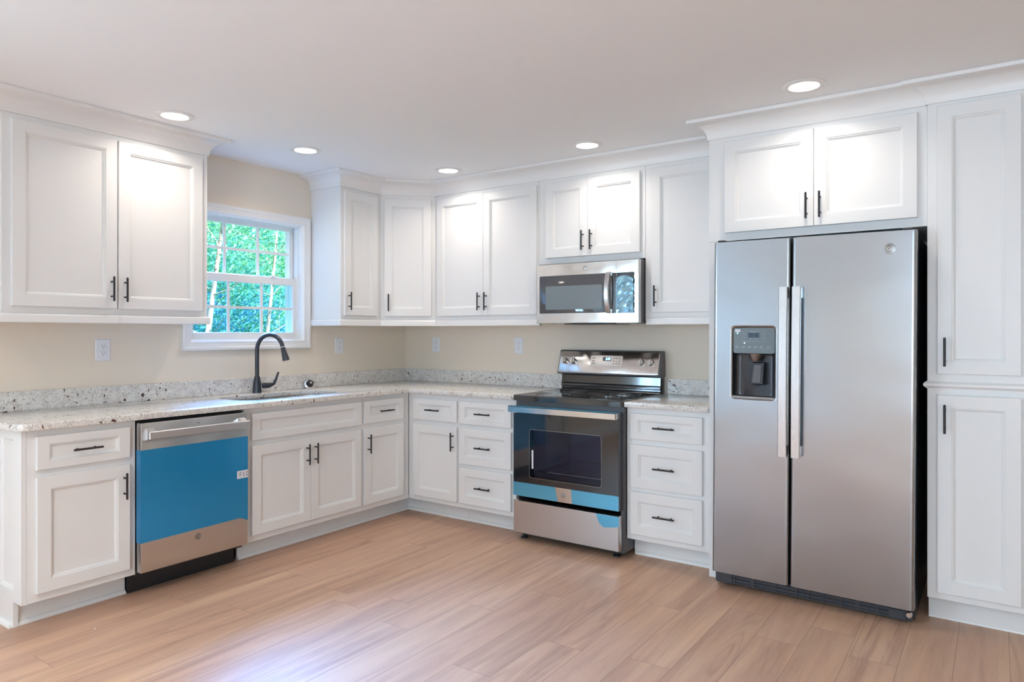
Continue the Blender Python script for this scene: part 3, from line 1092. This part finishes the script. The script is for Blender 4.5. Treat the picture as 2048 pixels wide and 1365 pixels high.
for xa, xb in ((0.006, 0.05), (0.70, 0.744)):
    b.box(xa, xb, -0.72, -0.685, 0.812, 0.845)
hnd = b.build('handle', M['polished_steel'], od, smooth=False)
b = MB().box(0.0, 0.751, -0.739, -0.716, 0.8485, 0.8495)
b.box(DX0, DX1, -0.6895, -0.660, 0.8465, 0.8485)
tag(b.build('film_strip', M['light_blue_film'], od, smooth=False), 'light blue film edge')
# storage drawer
b = MB()
slab(b, DX0 - 0.001, DX1 + 0.001, 0.047, 0.253, [(0.0, -0.641), (0.0, -0.684), (0.003, -0.688)], 0.003, 2)
dr = b.build('storage_drawer', M['brushed_steel'], t)
P = ((0.597, 0.2495), (0.607, 0.226), (0.622, 0.195), (0.649, 0.176), (0.70, 0.183), (DX1, 0.193), (DX1, 0.2495))
b = MB().loops([[(x, -0.6882, zz) for x, zz in P], [(x, -0.689, zz) for x, zz in P]])
tag(b.build('film_scrap', M['light_blue_film'], dr, smooth=False), 'torn scrap of blue film')
for fx, fy in ((0.05, -0.62), (0.70, -0.62), (0.05, -0.08), (0.70, -0.08)):
    MB().lathe([(0.022, 0.0), (0.022, 0.008), (0.012, 0.014), (0.012, 0.0305)], (fx, fy, 0), 'z', 16).build('foot', M['black_plastic'], t)

# ------------------------------------------------------------------ microwave
MX, MZ = 1.578, 1.368
t = empty('microwave_oven', (MX, -0.003, MZ), 0, 'stainless over-the-range microwave hung under the short cabinet', 'microwave')
W = 0.7385
H = 0.390
b = MB().box(0.003, W - 0.001, -0.375, 0, 0.0, H)
b.build('case', M['appliance_side_grey'], t, bevel=0.001, seg=1, smooth=False)
yf = -0.407
b = MB()
L = [rr(0.0, 0.586, 0.0, H - 0.002, 0.002, 5, -0.376), rr(0.0, 0.586, 0.0, H - 0.002, 0.002, 5, yf + 0.004), rr(0.003, 0.586, 0.003, H - 0.005, 0.003, 5, yf),
     rr(0.025, 0.521, 0.066, 0.312, 0.008, 5, yf), rr(0.026, 0.520, 0.067, 0.311, 0.008, 5, yf + 0.002)]
b.loops(L, True, True)
md = b.build('door', M['polished_steel'], t)
b = MB()
slab(b, 0.026, 0.520, 0.067, 0.311, [(0, yf + 0.0018), (0.0, yf - 0.0008), (0.001, yf - 0.0012)], 0.008, 5)
b.build('door_glass', M['microwave_glass'], md)
b = MB()
slab(b, 0.073, 0.489, 0.090, 0.243, [(0, yf - 0.0013), (0.0, yf - 0.0018)], 0.008, 5)
b.build('mesh_window', M['microwave_window'], md)
logo_badge(md, 0.368, yf, 0.352, 0.0150, M['badge_light'], M['badge_grey'])
# bowed vertical handle
b = MB()
L = []
for i in range(13):
    f = i / 12
    zz = 0.062 + f * 0.255
    bow = yf - 0.012 - 0.030 * math.sin(PI * f) ** 0.6
    L.append([(0.521, bow + 0.010, zz), (0.521, bow, zz), (0.526, bow - 0.004, zz), (0.548, bow - 0.004, zz), (0.553, bow, zz), (0.553, bow + 0.010, zz)])
b.loops(L)
b.box(0.524, 0.553, yf - 0.012, yf + 0.001, 0.062, 0.085).box(0.524, 0.553, yf - 0.012, yf + 0.001, 0.295, 0.317)
b.build('handle', M['handle_steel'], md, angle=25)
b = MB()
L = [rr(0.587, W, 0.0, H - 0.002, 0.002, 5, -0.376), rr(0.587, W, 0.0, H - 0.002, 0.002, 5, yf + 0.004), rr(0.587, W - 0.003, 0.003, H - 0.005, 0.003, 5, yf)]
b.loops(L)
pf = b.build('control_panel', M['polished_steel'], t)
b = MB()
slab(b, 0.5880, 0.709, 0.060, 0.311, [(0, yf + 0.0005), (0.0, yf - 0.0015)], 0.008, 5)
b.box(0.558, 0.586, yf - 0.0012, yf + 0.0005, 0.060, 0.311)
b.build('keypad_glass', M['black_glass'], pf)
# crumpled protective film on the keypad
b = MB()
nx, nz_ = 7, 12
vs = []
rn = random.Random(3)
for j in range(nz_ + 1):
    for i in range(nx + 1):
        fx, fz = i / nx, j / nz_
        x = 0.593 + fx * 0.114
        top = 0.230 - 0.030 * (abs(fx - 0.45) * 1.6) ** 2.2
        zz = 0.062 + fz * top
        y = yf - 0.004 - rn.random() * 0.010
        vs.append((x, y, zz))
fs = []
for j in range(nz_):
    for i in range(nx):
        a = j * (nx + 1) + i
        fs += [(a, a + 1, a + nx + 2), (a, a + nx + 2, a + nx + 1)]
b.add(vs, fs)
crf = mat('crumpled_film', hexlin(150, 205, 232), 0.12, 0.75, coat=0.5)
fo = b.build('crumpled_film', crf, pf, smooth=False)
tag(fo, 'crumpled light blue protective film')
so = fo.modifiers.new('thick', 'SOLIDIFY'); so.thickness = 0.0006
for xa in (0.10, 0.55):
    MB().box(xa, xa + 0.06, -0.33, -0.16, -0.002, 0.0).build('work_light', M['white_plastic'], t, smooth=False)
for xa, xb in ((0.18, 0.36), (0.38, 0.53)):
    MB().box(xa, xb, -0.35, -0.10, -0.006, 0.0).build('grease_filter', M['black_plastic'], t, smooth=False)

# ------------------------------------------------------------------ refrigerator
t = empty('refrigerator', (2.8925, -0.020, 0.0), 0, 'stainless side-by-side refrigerator with a water dispenser in its left door', 'refrigerator')
t.rotation_euler = (0, math.radians(0.40), 0)
W = 0.905
YB = -0.690    # body front
MB().box(0.004, W - 0.002, YB, 0, 0.02, 1.755).build('body', mat('fridge_side_black', (0.02, 0.022, 0.026), 0.35), t, bevel=0.003, smooth=False)
YD = -0.762    # door front
Z0, Z1 = 0.080, 1.772


def fridge_door(x0, x1, holerect=None):
    b = MB()
    prof = [(0.0, YB - 0.006, 0.004), (0.0, YD + 0.014, 0.006), (0.0012, YD + 0.008, 0.008), (0.0045, YD + 0.003, 0.010), (0.010, YD + 0.0005, 0.012), (0.016, YD, 0.012), (0.018, YD, 0.012)]
    # only the vertical edges are rounded: insets apply to x, z keeps small
    L = []
    for i, y, r in prof:
        zi = min(i, 0.003) if i < 0.017 else 0.005
        L.append(rr(x0 + i, x1 - i, Z0 + zi, Z1 - zi, 0.003, 6, y))
    if holerect:
        hx0, hx1, hz0, hz1 = holerect
        for i, y, r in ((-0.002, YD, 0.024), (0.0, YD, 0.022), (0.002, YD + 0.001, 0.021), (0.008, YD + 0.006, 0.018), (0.010, YD + 0.060, 0.016)):
            L.append(rr(hx0 + i, hx1 - i, hz0 + i, hz1 - i, r, 6, y))
        b.loops(L, True, True)
    else:
        b.loops(L, True, True)
    return b


b = fridge_door(0.0, 0.3745, (0.088, 0.313, 0.972, 1.345))
ld = b.build('freezer_door', M['fridge_steel'], t)
b = fridge_door(0.3825, W)
rd = b.build('fresh_food_door', M['fridge_steel'], t)
# handles
def fridge_handle(par, x0, x1):
    b = MB()
    L = []
    for i in range(17):
        f = i / 16
        zz = 0.713 + f * 0.818
        y = YD - 0.045 - 0.006 * math.sin(PI * f)
        L.append([(x0, y + 0.012, zz), (x0, y + 0.001, zz), (x0 + 0.003, y - 0.002, zz), (x1 - 0.003, y - 0.002, zz), (x1, y + 0.001, zz), (x1, y + 0.012, zz)])
    b.loops(L)
    for zz in (0.716, 1.478):
        b.box(x0 + 0.008, x1 - 0.004, YD - 0.040, YD + 0.001, zz, zz + 0.05)
    return b.build('handle', M['handle_steel'], par, angle=25)


fridge_handle(ld, 0.332, 0.373)
fridge_handle(rd, 0.392, 0.433)
logo_badge(rd, 0.800, YD, 1.690, 0.0240, M['badge_grey'], M['badge_light'])
# dispenser
dp = MB()
y = YD
slab(dp, 0.0985, 0.3025, 1.205, 1.334, [(0, y + 0.058), (0, y + 0.012), (0.001, y + 0.011)], 0.012, 5)
dpo = dp.build('dispenser_controls', M['dispenser_panel'], ld)
b = MB()
# framed read-out
for (xa, xb, za, zb) in ((0.142, 0.258, 1.266, 1.267), (0.142, 0.258, 1.317, 1.318), (0.142, 0.143, 1.267, 1.317), (0.257, 0.258, 1.267, 1.317)):
    b.box(xa, xb, y + 0.0100, y + 0.0112, za, zb)
for xx in (0.118, 0.150, 0.180, 0.208, 0.237, 0.272):
    b.box(xx - 0.009, xx + 0.009, y + 0.0100, y + 0.0112, 1.2385, 1.2405).box(xx - 0.007, xx + 0.007, y + 0.0100, y + 0.0112, 1.2330, 1.2350)
for xx in (0.154, 0.246):
    for zz in (1.284, 1.302):
        b.box(xx - 0.0035, xx + 0.0035, y + 0.0100, y + 0.0112, zz - 0.0015, zz + 0.0015)
b.box(0.186, 0.214, y + 0.0100, y + 0.0112, 1.3120, 1.3135).box(0.178, 0.196, y + 0.0100, y + 0.0112, 1.278, 1.2795).box(0.204, 0.222, y + 0.0100, y + 0.0112, 1.278, 1.2795)
b.build('panel_print', M['pale_print'], dpo, smooth=False)
MB().box(0.173, 0.199, y + 0.0098, y + 0.0112, 1.284, 1.308).box(0.201, 0.227, y + 0.0098, y + 0.0112, 1.284, 1.308).build('readout', M['display_dark'], dpo, smooth=False)
MB().box(0.108, 0.134, y + 0.0096, y + 0.0112, 1.312, 1.326).build('small_sticker', M['paper_label'], dpo, smooth=False)
for xx, zz in ((0.120, 1.306), (0.155, 1.257)):
    MB().lathe([(0.003, 0), (0.003, -0.001)], (xx, y + 0.0110, zz), 'y', 10).build('indicator_light', M['display_glow'], dpo)
b = MB()     # dark niche
L = [rr(0.0985, 0.3025, 0.984, 1.204, 0.010, 5, y + 0.010), rr(0.0985, 0.3025, 0.984, 1.204, 0.010, 5, y + 0.034)]
for a in (0.3, 0.7, 1.0):
    i = 0.03 * (1 - math.cos(a * PI / 2))
    L.append(rr(0.0985 + i, 0.3025 - i, 0.984 + i * 0.2, 1.204 - i * 0.1, 0.014, 5, y + 0.034 + 0.022 * math.sin(a * PI / 2)))
b.loops(L, False, True)
b.build('dispenser_niche', M['dispenser_cavity'], ld)
b = MB().lathe([(0.020, 1.166), (0.030, 1.185), (0.036, 1.2045)], (0.205, y + 0.030, 0), 'z', 20)
b.build('water_spout', M['badge_grey'], ld)
b = MB()
b.loops([[(0.180, y + 0.018, 1.052), (0.243, y + 0.018, 1.052), (0.246, y + 0.026, 1.160), (0.190, y + 0.026, 1.160)],
         [(0.180, y + 0.024, 1.050), (0.243, y + 0.024, 1.050), (0.246, y + 0.044, 1.162), (0.190, y + 0.044, 1.162)]])
pd = b.build('dispenser_paddle', M['dispenser_cavity'], ld, bevel=0.003, smooth=False)
b = MB().loops([[(0.192, y + 0.0165, 1.060), (0.231, y + 0.0165, 1.060), (0.234, y + 0.0235, 1.148), (0.200, y + 0.0235, 1.148)],
                [(0.192, y + 0.019, 1.060), (0.231, y + 0.019, 1.060), (0.234, y + 0.026, 1.148), (0.200, y + 0.026, 1.148)]])
b.build('paddle_pad', M['appliance_side_grey'], pd, smooth=False)
b = MB()
slab(b, 0.094, 0.307, 0.978, 0.992, [(0.002, y + 0.050), (0, y + 0.048), (0, y + 0.004), (0.002, y + 0.001)], 0.006, 4)
b.build('drip_tray', M['badge_grey'], ld)
# toe grille
b = MB()
yg = YD + 0.045
b.box(0.010, W - 0.012, yg + 0.012, yg + 0.03, 0.022, 0.076)
for xx in (0.10, 0.185, 0.30, 0.40, 0.455, 0.52, 0.60, 0.665, 0.755):
    b.box(xx, xx + (0.018 if xx in (0.185, 0.665) else 0.006), yg - 0.002, yg + 0.012, 0.022, 0.074)
for zz in (0.022, 0.040, 0.058):
    b.box(0.09, 0.80, yg, yg + 0.012, zz, zz + 0.006)
b.loops([[(0.006, yg - 0.002, 0.030), (0.012, yg - 0.002, 0.018), (0.09, yg - 0.002, 0.020), (0.09, yg - 0.002, 0.074), (0.006, yg - 0.002, 0.074)],
         [(0.006, yg + 0.02, 0.030), (0.012, yg + 0.02, 0.018), (0.09, yg + 0.02, 0.020), (0.09, yg + 0.02, 0.074), (0.006, yg + 0.02, 0.074)]])
b.box(0.80, 0.868, yg + 0.004, yg + 0.02, 0.018, 0.060)
b.build('toe_grille', M['dark_grey_enamel'], t, smooth=False)
MB().lathe([(0.011, -0.012), (0.013, -0.008), (0.013, 0.006), (0.010, 0.010)], (0.884, YD + 0.03, 0.056), 'y', 18).build('leveling_roller', M['chrome'], t)
for xa, xb in ((0.012, 0.05), (W - 0.06, W - 0.02)):
    MB().box(xa, xb, YD + 0.02, YB, 1.7745, 1.783).build('hinge_cover', M['appliance_side_grey'], t, bevel=0.003, smooth=False)
for fx in (0.05, W - 0.05):
    for fy in (-0.62, -0.08):
        MB().lathe([(0.018, 0.001), (0.018, 0.022)], (fx, fy, 0.0), 'z', 12).build('foot', M['black_plastic'], t)

# ------------------------------------------------------------------ wall outlets
def outlet():
    o = empty('wall_outlet', (0, 0, 0))
    b = MB()
    slab(b, -0.0395, 0.0395, -0.0605, 0.0605, [(0, 0.0), (0, -0.003), (0.003, -0.0055)], 0.004, 3)
    b.build('cover_plate', M['white_plastic'], o)
    for zz in (0.0195, -0.0195):
        b = MB()
        slab(b, -0.0165, 0.0165, zz - 0.014, zz + 0.014, [(0, -0.005), (0, -0.0072), (0.0012, -0.0082)], 0.010, 5)
        r = b.build('receptacle', M['white_plastic'], o)
        b = MB().box(-0.0075, -0.0055, -0.0086, -0.008, zz - 0.001, zz + 0.007).box(0.0055, 0.0075, -0.0086, -0.008, zz - 0.0005, zz + 0.0065)
        b.lathe([(0.0024, -0.008), (0.0024, -0.0086)], (0, 0, zz - 0.0075), 'y', 10)
        b.build('socket_slots', M['dark_ink'], r, smooth=False)
    MB().lathe([(0.003, -0.0055), (0.003, -0.0065)], (0, 0, 0), 'y', 12).build('screw', M['white_plastic'], o)
    return o


out0 = outlet()
spots = [((0.0005, -2.4285, 1.2105), R90, 'white duplex outlet on the wall left of the window, under the upper cabinet'),
         ((0.0005, -0.726, 1.209), R90, 'white duplex outlet right of the window and faucet'),
         ((0.341, -0.0005, 1.208), 0, 'white duplex outlet just right of the room corner'),
         ((1.1565, -0.0005, 1.211), 0, 'white duplex outlet nearest the left side of the range')]
for i, (loc, rz, lab) in enumerate(spots):
    o = out0 if i == 0 else copy_tree(out0)
    o.location = loc; o.rotation_euler = (0, 0, rz)
    tag(o, lab, 'outlet', 'wall outlets above the counter')

# ------------------------------------------------------------------ recessed ceiling lights
CEIL = 2.438


def can():
    o = empty('recessed_light', (0, 0, CEIL))
    b = MB()
    n = 40
    b.loops([[(r * math.cos(2 * PI * i / n), r * math.sin(2 * PI * i / n), zz) for i in range(n)]
             for r, zz in ((0.094, -0.0005), (0.094, -0.003), (0.088, -0.006), (0.068, -0.007), (0.062, -0.003), (0.0615, -0.0005))], False, False)
    b.build('trim_ring', M['trim_white'], o)
    MB().lathe([(0.0610, -0.0008), (0.0605, -0.0035)], (0, 0, 0), 'z', n).build('lens', M['lamp_lens'], o)
    return o


can0 = can()
lights = [((0.590, -2.343), 'round recessed ceiling light in front of the cabinet left of the window'),
          ((0.590, -1.510), 'round recessed ceiling light in front of the window'),
          ((0.965, -0.590), 'round recessed ceiling light nearest the corner cabinet'),
          ((2.074, -0.616), 'round recessed ceiling light above the range'),
          ((3.375, -0.939), 'round recessed ceiling light in front of the cabinet over the refrigerator'),
          ((2.1, -4.4), 'added round fill light in the ceiling far out over the open floor, facing the dishwasher'),  # from here on: lights out of view, added as room fill
          ((4.6, -5.2), 'added round fill light in the ceiling over the open floor, facing the pantry'),
          ((2.6, -6.9), 'added round fill light in the ceiling near the patio door'),
          ((5.2, -7.2), 'added round fill light in the ceiling near the back window')]


def lamp_under(x, y, p):
    d = bpy.data.lights.new('can_light', 'AREA')
    d.shape = 'DISK'; d.size = 0.118; d.energy = p; d.color = (1.0, 0.91, 0.82); d.spread = math.radians(140)
    o = bpy.data.objects.new('can_light', d)
    o.location = (x, y, CEIL - 0.0045)
    C.objects.link(o)


for i, ((x, y), lab) in enumerate(lights):
    o = can0 if i == 0 else copy_tree(can0)
    o.location = (x, y, CEIL)
    tag(o, lab, 'ceiling light', 'recessed ceiling lights')
    lamp_under(x, y, LAMP_POWER if i < 5 else REAR_FILL_POWER)

# ------------------------------------------------------------------ room shell
RXX, RYY = 6.6, -8.2
WT = 0.14


def wall_with_holes(name, axis, pos, a0, a1, holes, m=None, out=-1):
    """axis 'x': plane x=pos spanning y a0..a1; thickness goes outward (out)"""
    b = MB()
    xs = sorted(set([a0, a1] + [h[0] for h in holes] + [h[1] for h in holes]))
    zs = sorted(set([0.0, CEIL] + [h[2] for h in holes] + [h[3] for h in holes]))
    t0, t1 = sorted((pos, pos + out * WT))
    for i in range(len(xs) - 1):
        for j in range(len(zs) - 1):
            cx, cz = (xs[i] + xs[i + 1]) / 2, (zs[j] + zs[j + 1]) / 2
            if any(h[0] < cx < h[1] and h[2] < cz < h[3] for h in holes): continue
            if axis == 'x': b.box(t0, t1, xs[i], xs[i + 1], zs[j], zs[j + 1])
            else: b.box(xs[i], xs[i + 1], t0, t1, zs[j], zs[j + 1])
    o = b.build(name, m or M['wall_beige'], smooth=False)
    return tag(o, kind='structure')


# kitchen window opening
WY0, WY1, WZ0, WZ1 = -1.916, -1.063, 1.252, 2.076
wall_with_holes('wall_left', 'x', 0.0, RYY, 0.0, [(WY0, WY1, WZ0, WZ1), (-6.4, -4.8, 0.85, 2.05)])
wall_with_holes('wall_back', 'y', 0.0, -WT, RXX + WT, [], out=1)
wall_with_holes('wall_right', 'x', RXX, RYY, 0.0, [], out=1)
wall_with_holes('wall_front', 'y', RYY, -WT, RXX + WT, [(0.25, 1.35, 0.0, 2.05), (4.1, 5.7, 0.85, 2.05)])
tag(MB().box(-WT, RXX + WT, RYY - WT, WT, -0.10, 0.0).build('floor', M['plank_floor'], smooth=False), kind='structure')
tag(MB().box(-WT, RXX + WT, RYY - WT, WT, CEIL, CEIL + 0.12).build('ceiling', M['ceiling_white'], smooth=False), kind='structure')
# baseboards
bbp = [(0.0, 0.0), (0.014, 0.0), (0.014, 0.10), (0.010, 0.118), (0.005, 0.130), (0.0, 0.133)]


def baseboard(name, path):
    b = MB(); sweep(b, path, bbp)
    return tag(b.build(name, M['trim_white'], angle=25), kind='structure')


# walls are on the left of the walking direction, the room on the right
baseboard('baseboard_left', [(0.0005, RYY + 0.001), (0.0005, -3.066)])
baseboard('baseboard_right', [(RXX - 0.0005, -0.02), (RXX - 0.0005, RYY + 0.02)])
baseboard('baseboard_back', [(4.24, -0.0005), (RXX - 0.02, -0.0005)])
baseboard('baseboard_front', [(RXX - 0.02, RYY + 0.0005), (1.42, RYY + 0.0005)])


def picture_frame(mb, mapf, a0, a1, z0, z1, prof):
    """casing: prof (outset, depth) rings around an opening; mapf(a, depth, z) -> point"""
    L = []
    for o_, d_ in prof:
        L.append([mapf(a0 - o_, d_, z0 - o_), mapf(a1 + o_, d_, z0 - o_), mapf(a1 + o_, d_, z1 + o_), mapf(a0 - o_, d_, z1 + o_)])
    mb.loops(L + [L[0]], False, False)


def lm(a, d, z_): return (d, a, z_)      # left wall mapping: depth = +x into the room


win = empty('window_1', (0, 0, 0))
tag(win, kind='structure')
casing = [(0.0, 0.0005), (0.0, 0.012), (0.004, 0.016), (0.012, 0.014), (0.020, 0.016), (0.030, 0.017), (0.038, 0.021), (0.050, 0.022), (0.056, 0.020), (0.057, 0.0005)]
b = MB(); picture_frame(b, lm, WY0, WY1, WZ0, WZ1, casing)
b.build('window_casing', M['trim_white'], win, smooth=False)
b = MB(); picture_frame(b, lm, WY0, WY1, WZ0, WZ1, [(0.0, 0.012), (0.0, -WT - 0.004), (-0.012, -WT - 0.004), (-0.012, 0.0)])
picture_frame(b, lm, WY0 + 0.012, WY1 - 0.012, WZ0 + 0.012, WZ1 - 0.012, [(0.0, -0.030), (0.0, -0.045), (-0.008, -0.045), (-0.008, -0.030)])
b.build('window_frame', M['trim_white'], win, smooth=False)


def sash(x, a0, a1, z0, z1, bottom, top, side, glassm, name):
    b = MB()
    t0, t1 = x - 0.016, x + 0.016
    b.box(t0, t1, a0, a0 + side, z0, z1).box(t0, t1, a1 - side, a1, z0, z1)
    b.box(t0, t1, a0 + side, a1 - side, z0, z0 + bottom).box(t0, t1, a0 + side, a1 - side, z1 - top, z1)
    so_ = b.build(name, M['trim_white'], win, bevel=0.002, smooth=False)
    ga0, ga1, gz0, gz1 = a0 + side, a1 - side, z0 + bottom, z1 - top
    b = MB()
    for i in (1, 2):
        yy = ga0 + (ga1 - ga0) * i / 3
        b.box(x - 0.005, x + 0.006, yy - 0.009, yy + 0.009, gz0, gz1)
    zz = (gz0 + gz1) / 2
    b.box(x - 0.0045, x + 0.0055, ga0, ga1, zz - 0.009, zz + 0.009)
    b.build('muntin_grid', M['trim_white'], so_, smooth=False)
    MB().box(x - 0.009, x - 0.006, ga0 - 0.004, ga1 + 0.004, gz0 - 0.004, gz1 + 0.004).build('window_glass', glassm, so_, smooth=False)
    return so_


ls = sash(-0.060, WY0 + 0.012, WY1 - 0.014, WZ0 + 0.012, 1.695, 0.046, 0.052, 0.036, glass_b, 'lower_sash')
us = sash(-0.098, WY0 + 0.014, WY1 - 0.022, 1.668, WZ1 - 0.012, 0.034, 0.030, 0.030, glass, 'upper_sash')
b = MB().box(-0.043, -0.030, -1.30, -1.25, 1.695, 1.705).box(-0.070, -0.050, -1.285, -1.265, 1.695, 1.708)
b.build('sash_lock', M['trim_white'], win, smooth=False)
b = MB(); picture_frame(b, lm, WY0 + 0.02, WY1 - 0.02, WZ0 + 0.02, WZ1 - 0.02, [(0.0, -WT - 0.004), (0.0, -WT - 0.034), (0.06, -WT - 0.034), (0.06, -WT - 0.004)])
tag(b.build('outside_trim', M['siding_cream'], win, smooth=False), 'cream outside trim')


def plain_window(name, mapf, a0, a1, z0, z1, mull, door_=False):
    e = tag(empty(name), kind='structure')
    b = MB(); picture_frame(b, mapf, a0, a1, z0, z1, casing)
    b.build('window_casing', M['trim_white'], e, smooth=False)
    b = MB(); picture_frame(b, mapf, a0, a1, z0, z1, [(0.0, 0.0), (0.0, -0.13), (-0.05, -0.13), (-0.05, -0.05), (-0.02, -0.05), (-0.02, 0.0)])
    for i in range(1, mull):
        a = a0 + (a1 - a0) * i / mull
        P = [mapf(a + da, d, zz) for zz in (z0 + 0.05, z1 - 0.05) for d in (-0.11, -0.06) for da in (-0.03, 0.03)]
        b.add(P, [(0, 2, 3, 1), (4, 5, 7, 6), (0, 1, 5, 4), (2, 6, 7, 3), (0, 4, 6, 2), (1, 3, 7, 5)])
    b.build('window_frame', M['trim_white'], e, smooth=False)
    P = [mapf(a, d, zz) for zz in (z0 + 0.04, z1 - 0.04) for d in (-0.088, -0.082) for a in (a0 + 0.04, a1 - 0.04)]
    b = MB(); b.add(P, [(0, 2, 3, 1), (4, 5, 7, 6), (0, 1, 5, 4), (2, 6, 7, 3), (0, 4, 6, 2), (1, 3, 7, 5)])
    b.build('window_glass', glass, e, smooth=False)


plain_window('window_2', lm, -6.4, -4.8, 0.85, 2.05, 2)
plain_window('window_3', lambda a, d, z_: (a, RYY + d, z_), 4.1, 5.7, 0.85, 2.05, 2)
plain_window('door_1', lambda a, d, z_: (a, RYY + d, z_), 0.25, 1.35, 0.0, 2.05, 1)

# ------------------------------------------------------------------ outside: woods behind the kitchen window
tag(MB().box(-40, -0.3, -14, 22, -1.3, -1.2).build('ground', M['ground_green'], smooth=False), kind='structure')


def woodland_tree(x, y, h, r, lean, nl, lm_, z_lo, label, seed, trunk_r=0.09, leaf=0.11, limbs=7):
    rn = random.Random(seed)
    t = empty('woodland_tree', (x, y, -1.2), 0, label, 'tree', 'trees in the woods outside the window')
    b = MB()
    tp = []
    for i in range(9):
        f = i / 8
        tp.append((lean[0] * f * f + 0.02 * math.sin(5 * f + seed), lean[1] * f + 0.02 * math.sin(7 * f + seed * 2), h * f))
    b.tube(tp, [trunk_r * (1 - 0.75 * i / 8) for i in range(9)], 10)
    for i in range(limbs):
        f = 0.30 + 0.6 * i / limbs
        j = int(f * 8)
        p = Vector(tp[j])
        a = rn.uniform(0, 2 * PI)
        q1 = p + Vector((math.cos(a) * r * 0.35, math.sin(a) * r * 0.35, r * rn.uniform(0.05, 0.4)))
        q2 = q1 + Vector((math.cos(a + 0.4) * r * 0.5, math.sin(a + 0.4) * r * 0.5, r * rn.uniform(0.1, 0.5)))
        b.tube([p, q1, q2], [trunk_r * 0.22, trunk_r * 0.14, trunk_r * 0.06], 6)
    b.build('trunk', M['pale_bark'], t)
    b = MB()
    cl = []
    for i in range(26):
        f = rn.random()
        zc = z_lo + (h - z_lo) * f
        rad = r * math.sqrt(rn.random())
        a = rn.uniform(0, 2 * PI)
        cl.append(Vector((lean[0] * (zc / h) ** 2 + rad * math.cos(a), lean[1] * zc / h + rad * math.sin(a), zc)))
    for i in range(nl):
        c_ = rn.choice(cl)
        p = c_ + Vector((rn.gauss(0, 1), rn.gauss(0, 1), rn.gauss(0, 0.75))) * r * 0.26
        n_ = Vector((rn.gauss(0, 1), rn.gauss(0, 1), rn.gauss(0.6, 1))).normalized()
        u_ = n_.orthogonal().normalized()
        v_ = n_.cross(u_)
        s_ = leaf * rn.uniform(0.6, 1.3)
        b.add([p - u_ * s_, p + v_ * s_ * 0.5, p + u_ * s_, p - v_ * s_ * 0.5], [(0, 1, 2, 3)])
    me = bpy.data.meshes.new('foliage')
    me.from_pydata(b.v, [], b.f)
    me.materials.append(lm_)
    o = bpy.data.objects.new('foliage', me); C.objects.link(o); o.parent = t
    o['kind'] = 'stuff'


woodland_tree(-8.0, 4.175, 6.5, 1.4, (0.0, 0.61), 900, leafs[0], 4.0, 'pale-trunked slim tree showing in the right panes of the kitchen window', 11, 0.05, 0.05, 9)
woodland_tree(-8.6, 3.2, 6.5, 1.4, (0.0, 0.8), 900, leafs[0], 4.2, 'pale leaning tree showing in the left panes of the kitchen window', 23, 0.075, 0.05, 9)
woodland_tree(-11.0, 4.9, 6.0, 1.7, (0, 0), 12000, leafs[1], 0.6, 'bushy teal tree in the middle panes, behind the pale trunks', 31, 0.05, 0.05, 5)
woodland_tree(-13.0, 7.6, 7.0, 2.2, (0, 0), 15000, leafs[0], 1.4, 'bright green tree far right behind the window', 42, 0.06, 0.065, 5)
woodland_tree(-13.5, 4.9, 7.0, 2.2, (0, 0), 15000, leafs[0], 1.4, 'dense tree at the far left behind the window', 53, 0.06, 0.065, 5)
woodland_tree(-10.0, 3.9, 3.2, 1.3, (0, 0), 9000, leafs[2], 0.2, 'low blue-green bush seen through the lower sash, left', 64, 0.03, 0.045, 0)
woodland_tree(-10.0, 6.2, 3.2, 1.3, (0, 0), 9000, leafs[2], 0.2, 'low blue-green bush seen through the lower sash, right', 75, 0.03, 0.045, 0)
woodland_tree(-19.0, 8.5, 9.0, 4.0, (0, 0), 16000, leafs[1], 0.3, 'tall teal tree standing farthest back outside the window', 86, 0.1, 0.12, 4)
woodland_tree(-18.0, 14.0, 9.0, 4.0, (0, 0), 12000, leafs[0], 0.3, 'tall green tree farthest right outside the window', 97, 0.1, 0.12, 4)

# crumbs on the floor
for (x, y), lab in (((0.651, -1.431), 'tiny white crumb on the floor in front of the sink base'), ((0.836, -2.845), 'tiny white crumb on the floor before the end cabinet')):
    b = MB(); b.lathe([(0.002, 0.0), (0.004, 0.002), (0.002, 0.0045)], (x, y, 0), 'z', 7)
    tag(b.build('crumb', M['paper_label']), lab, 'crumb', 'crumbs on the floor')
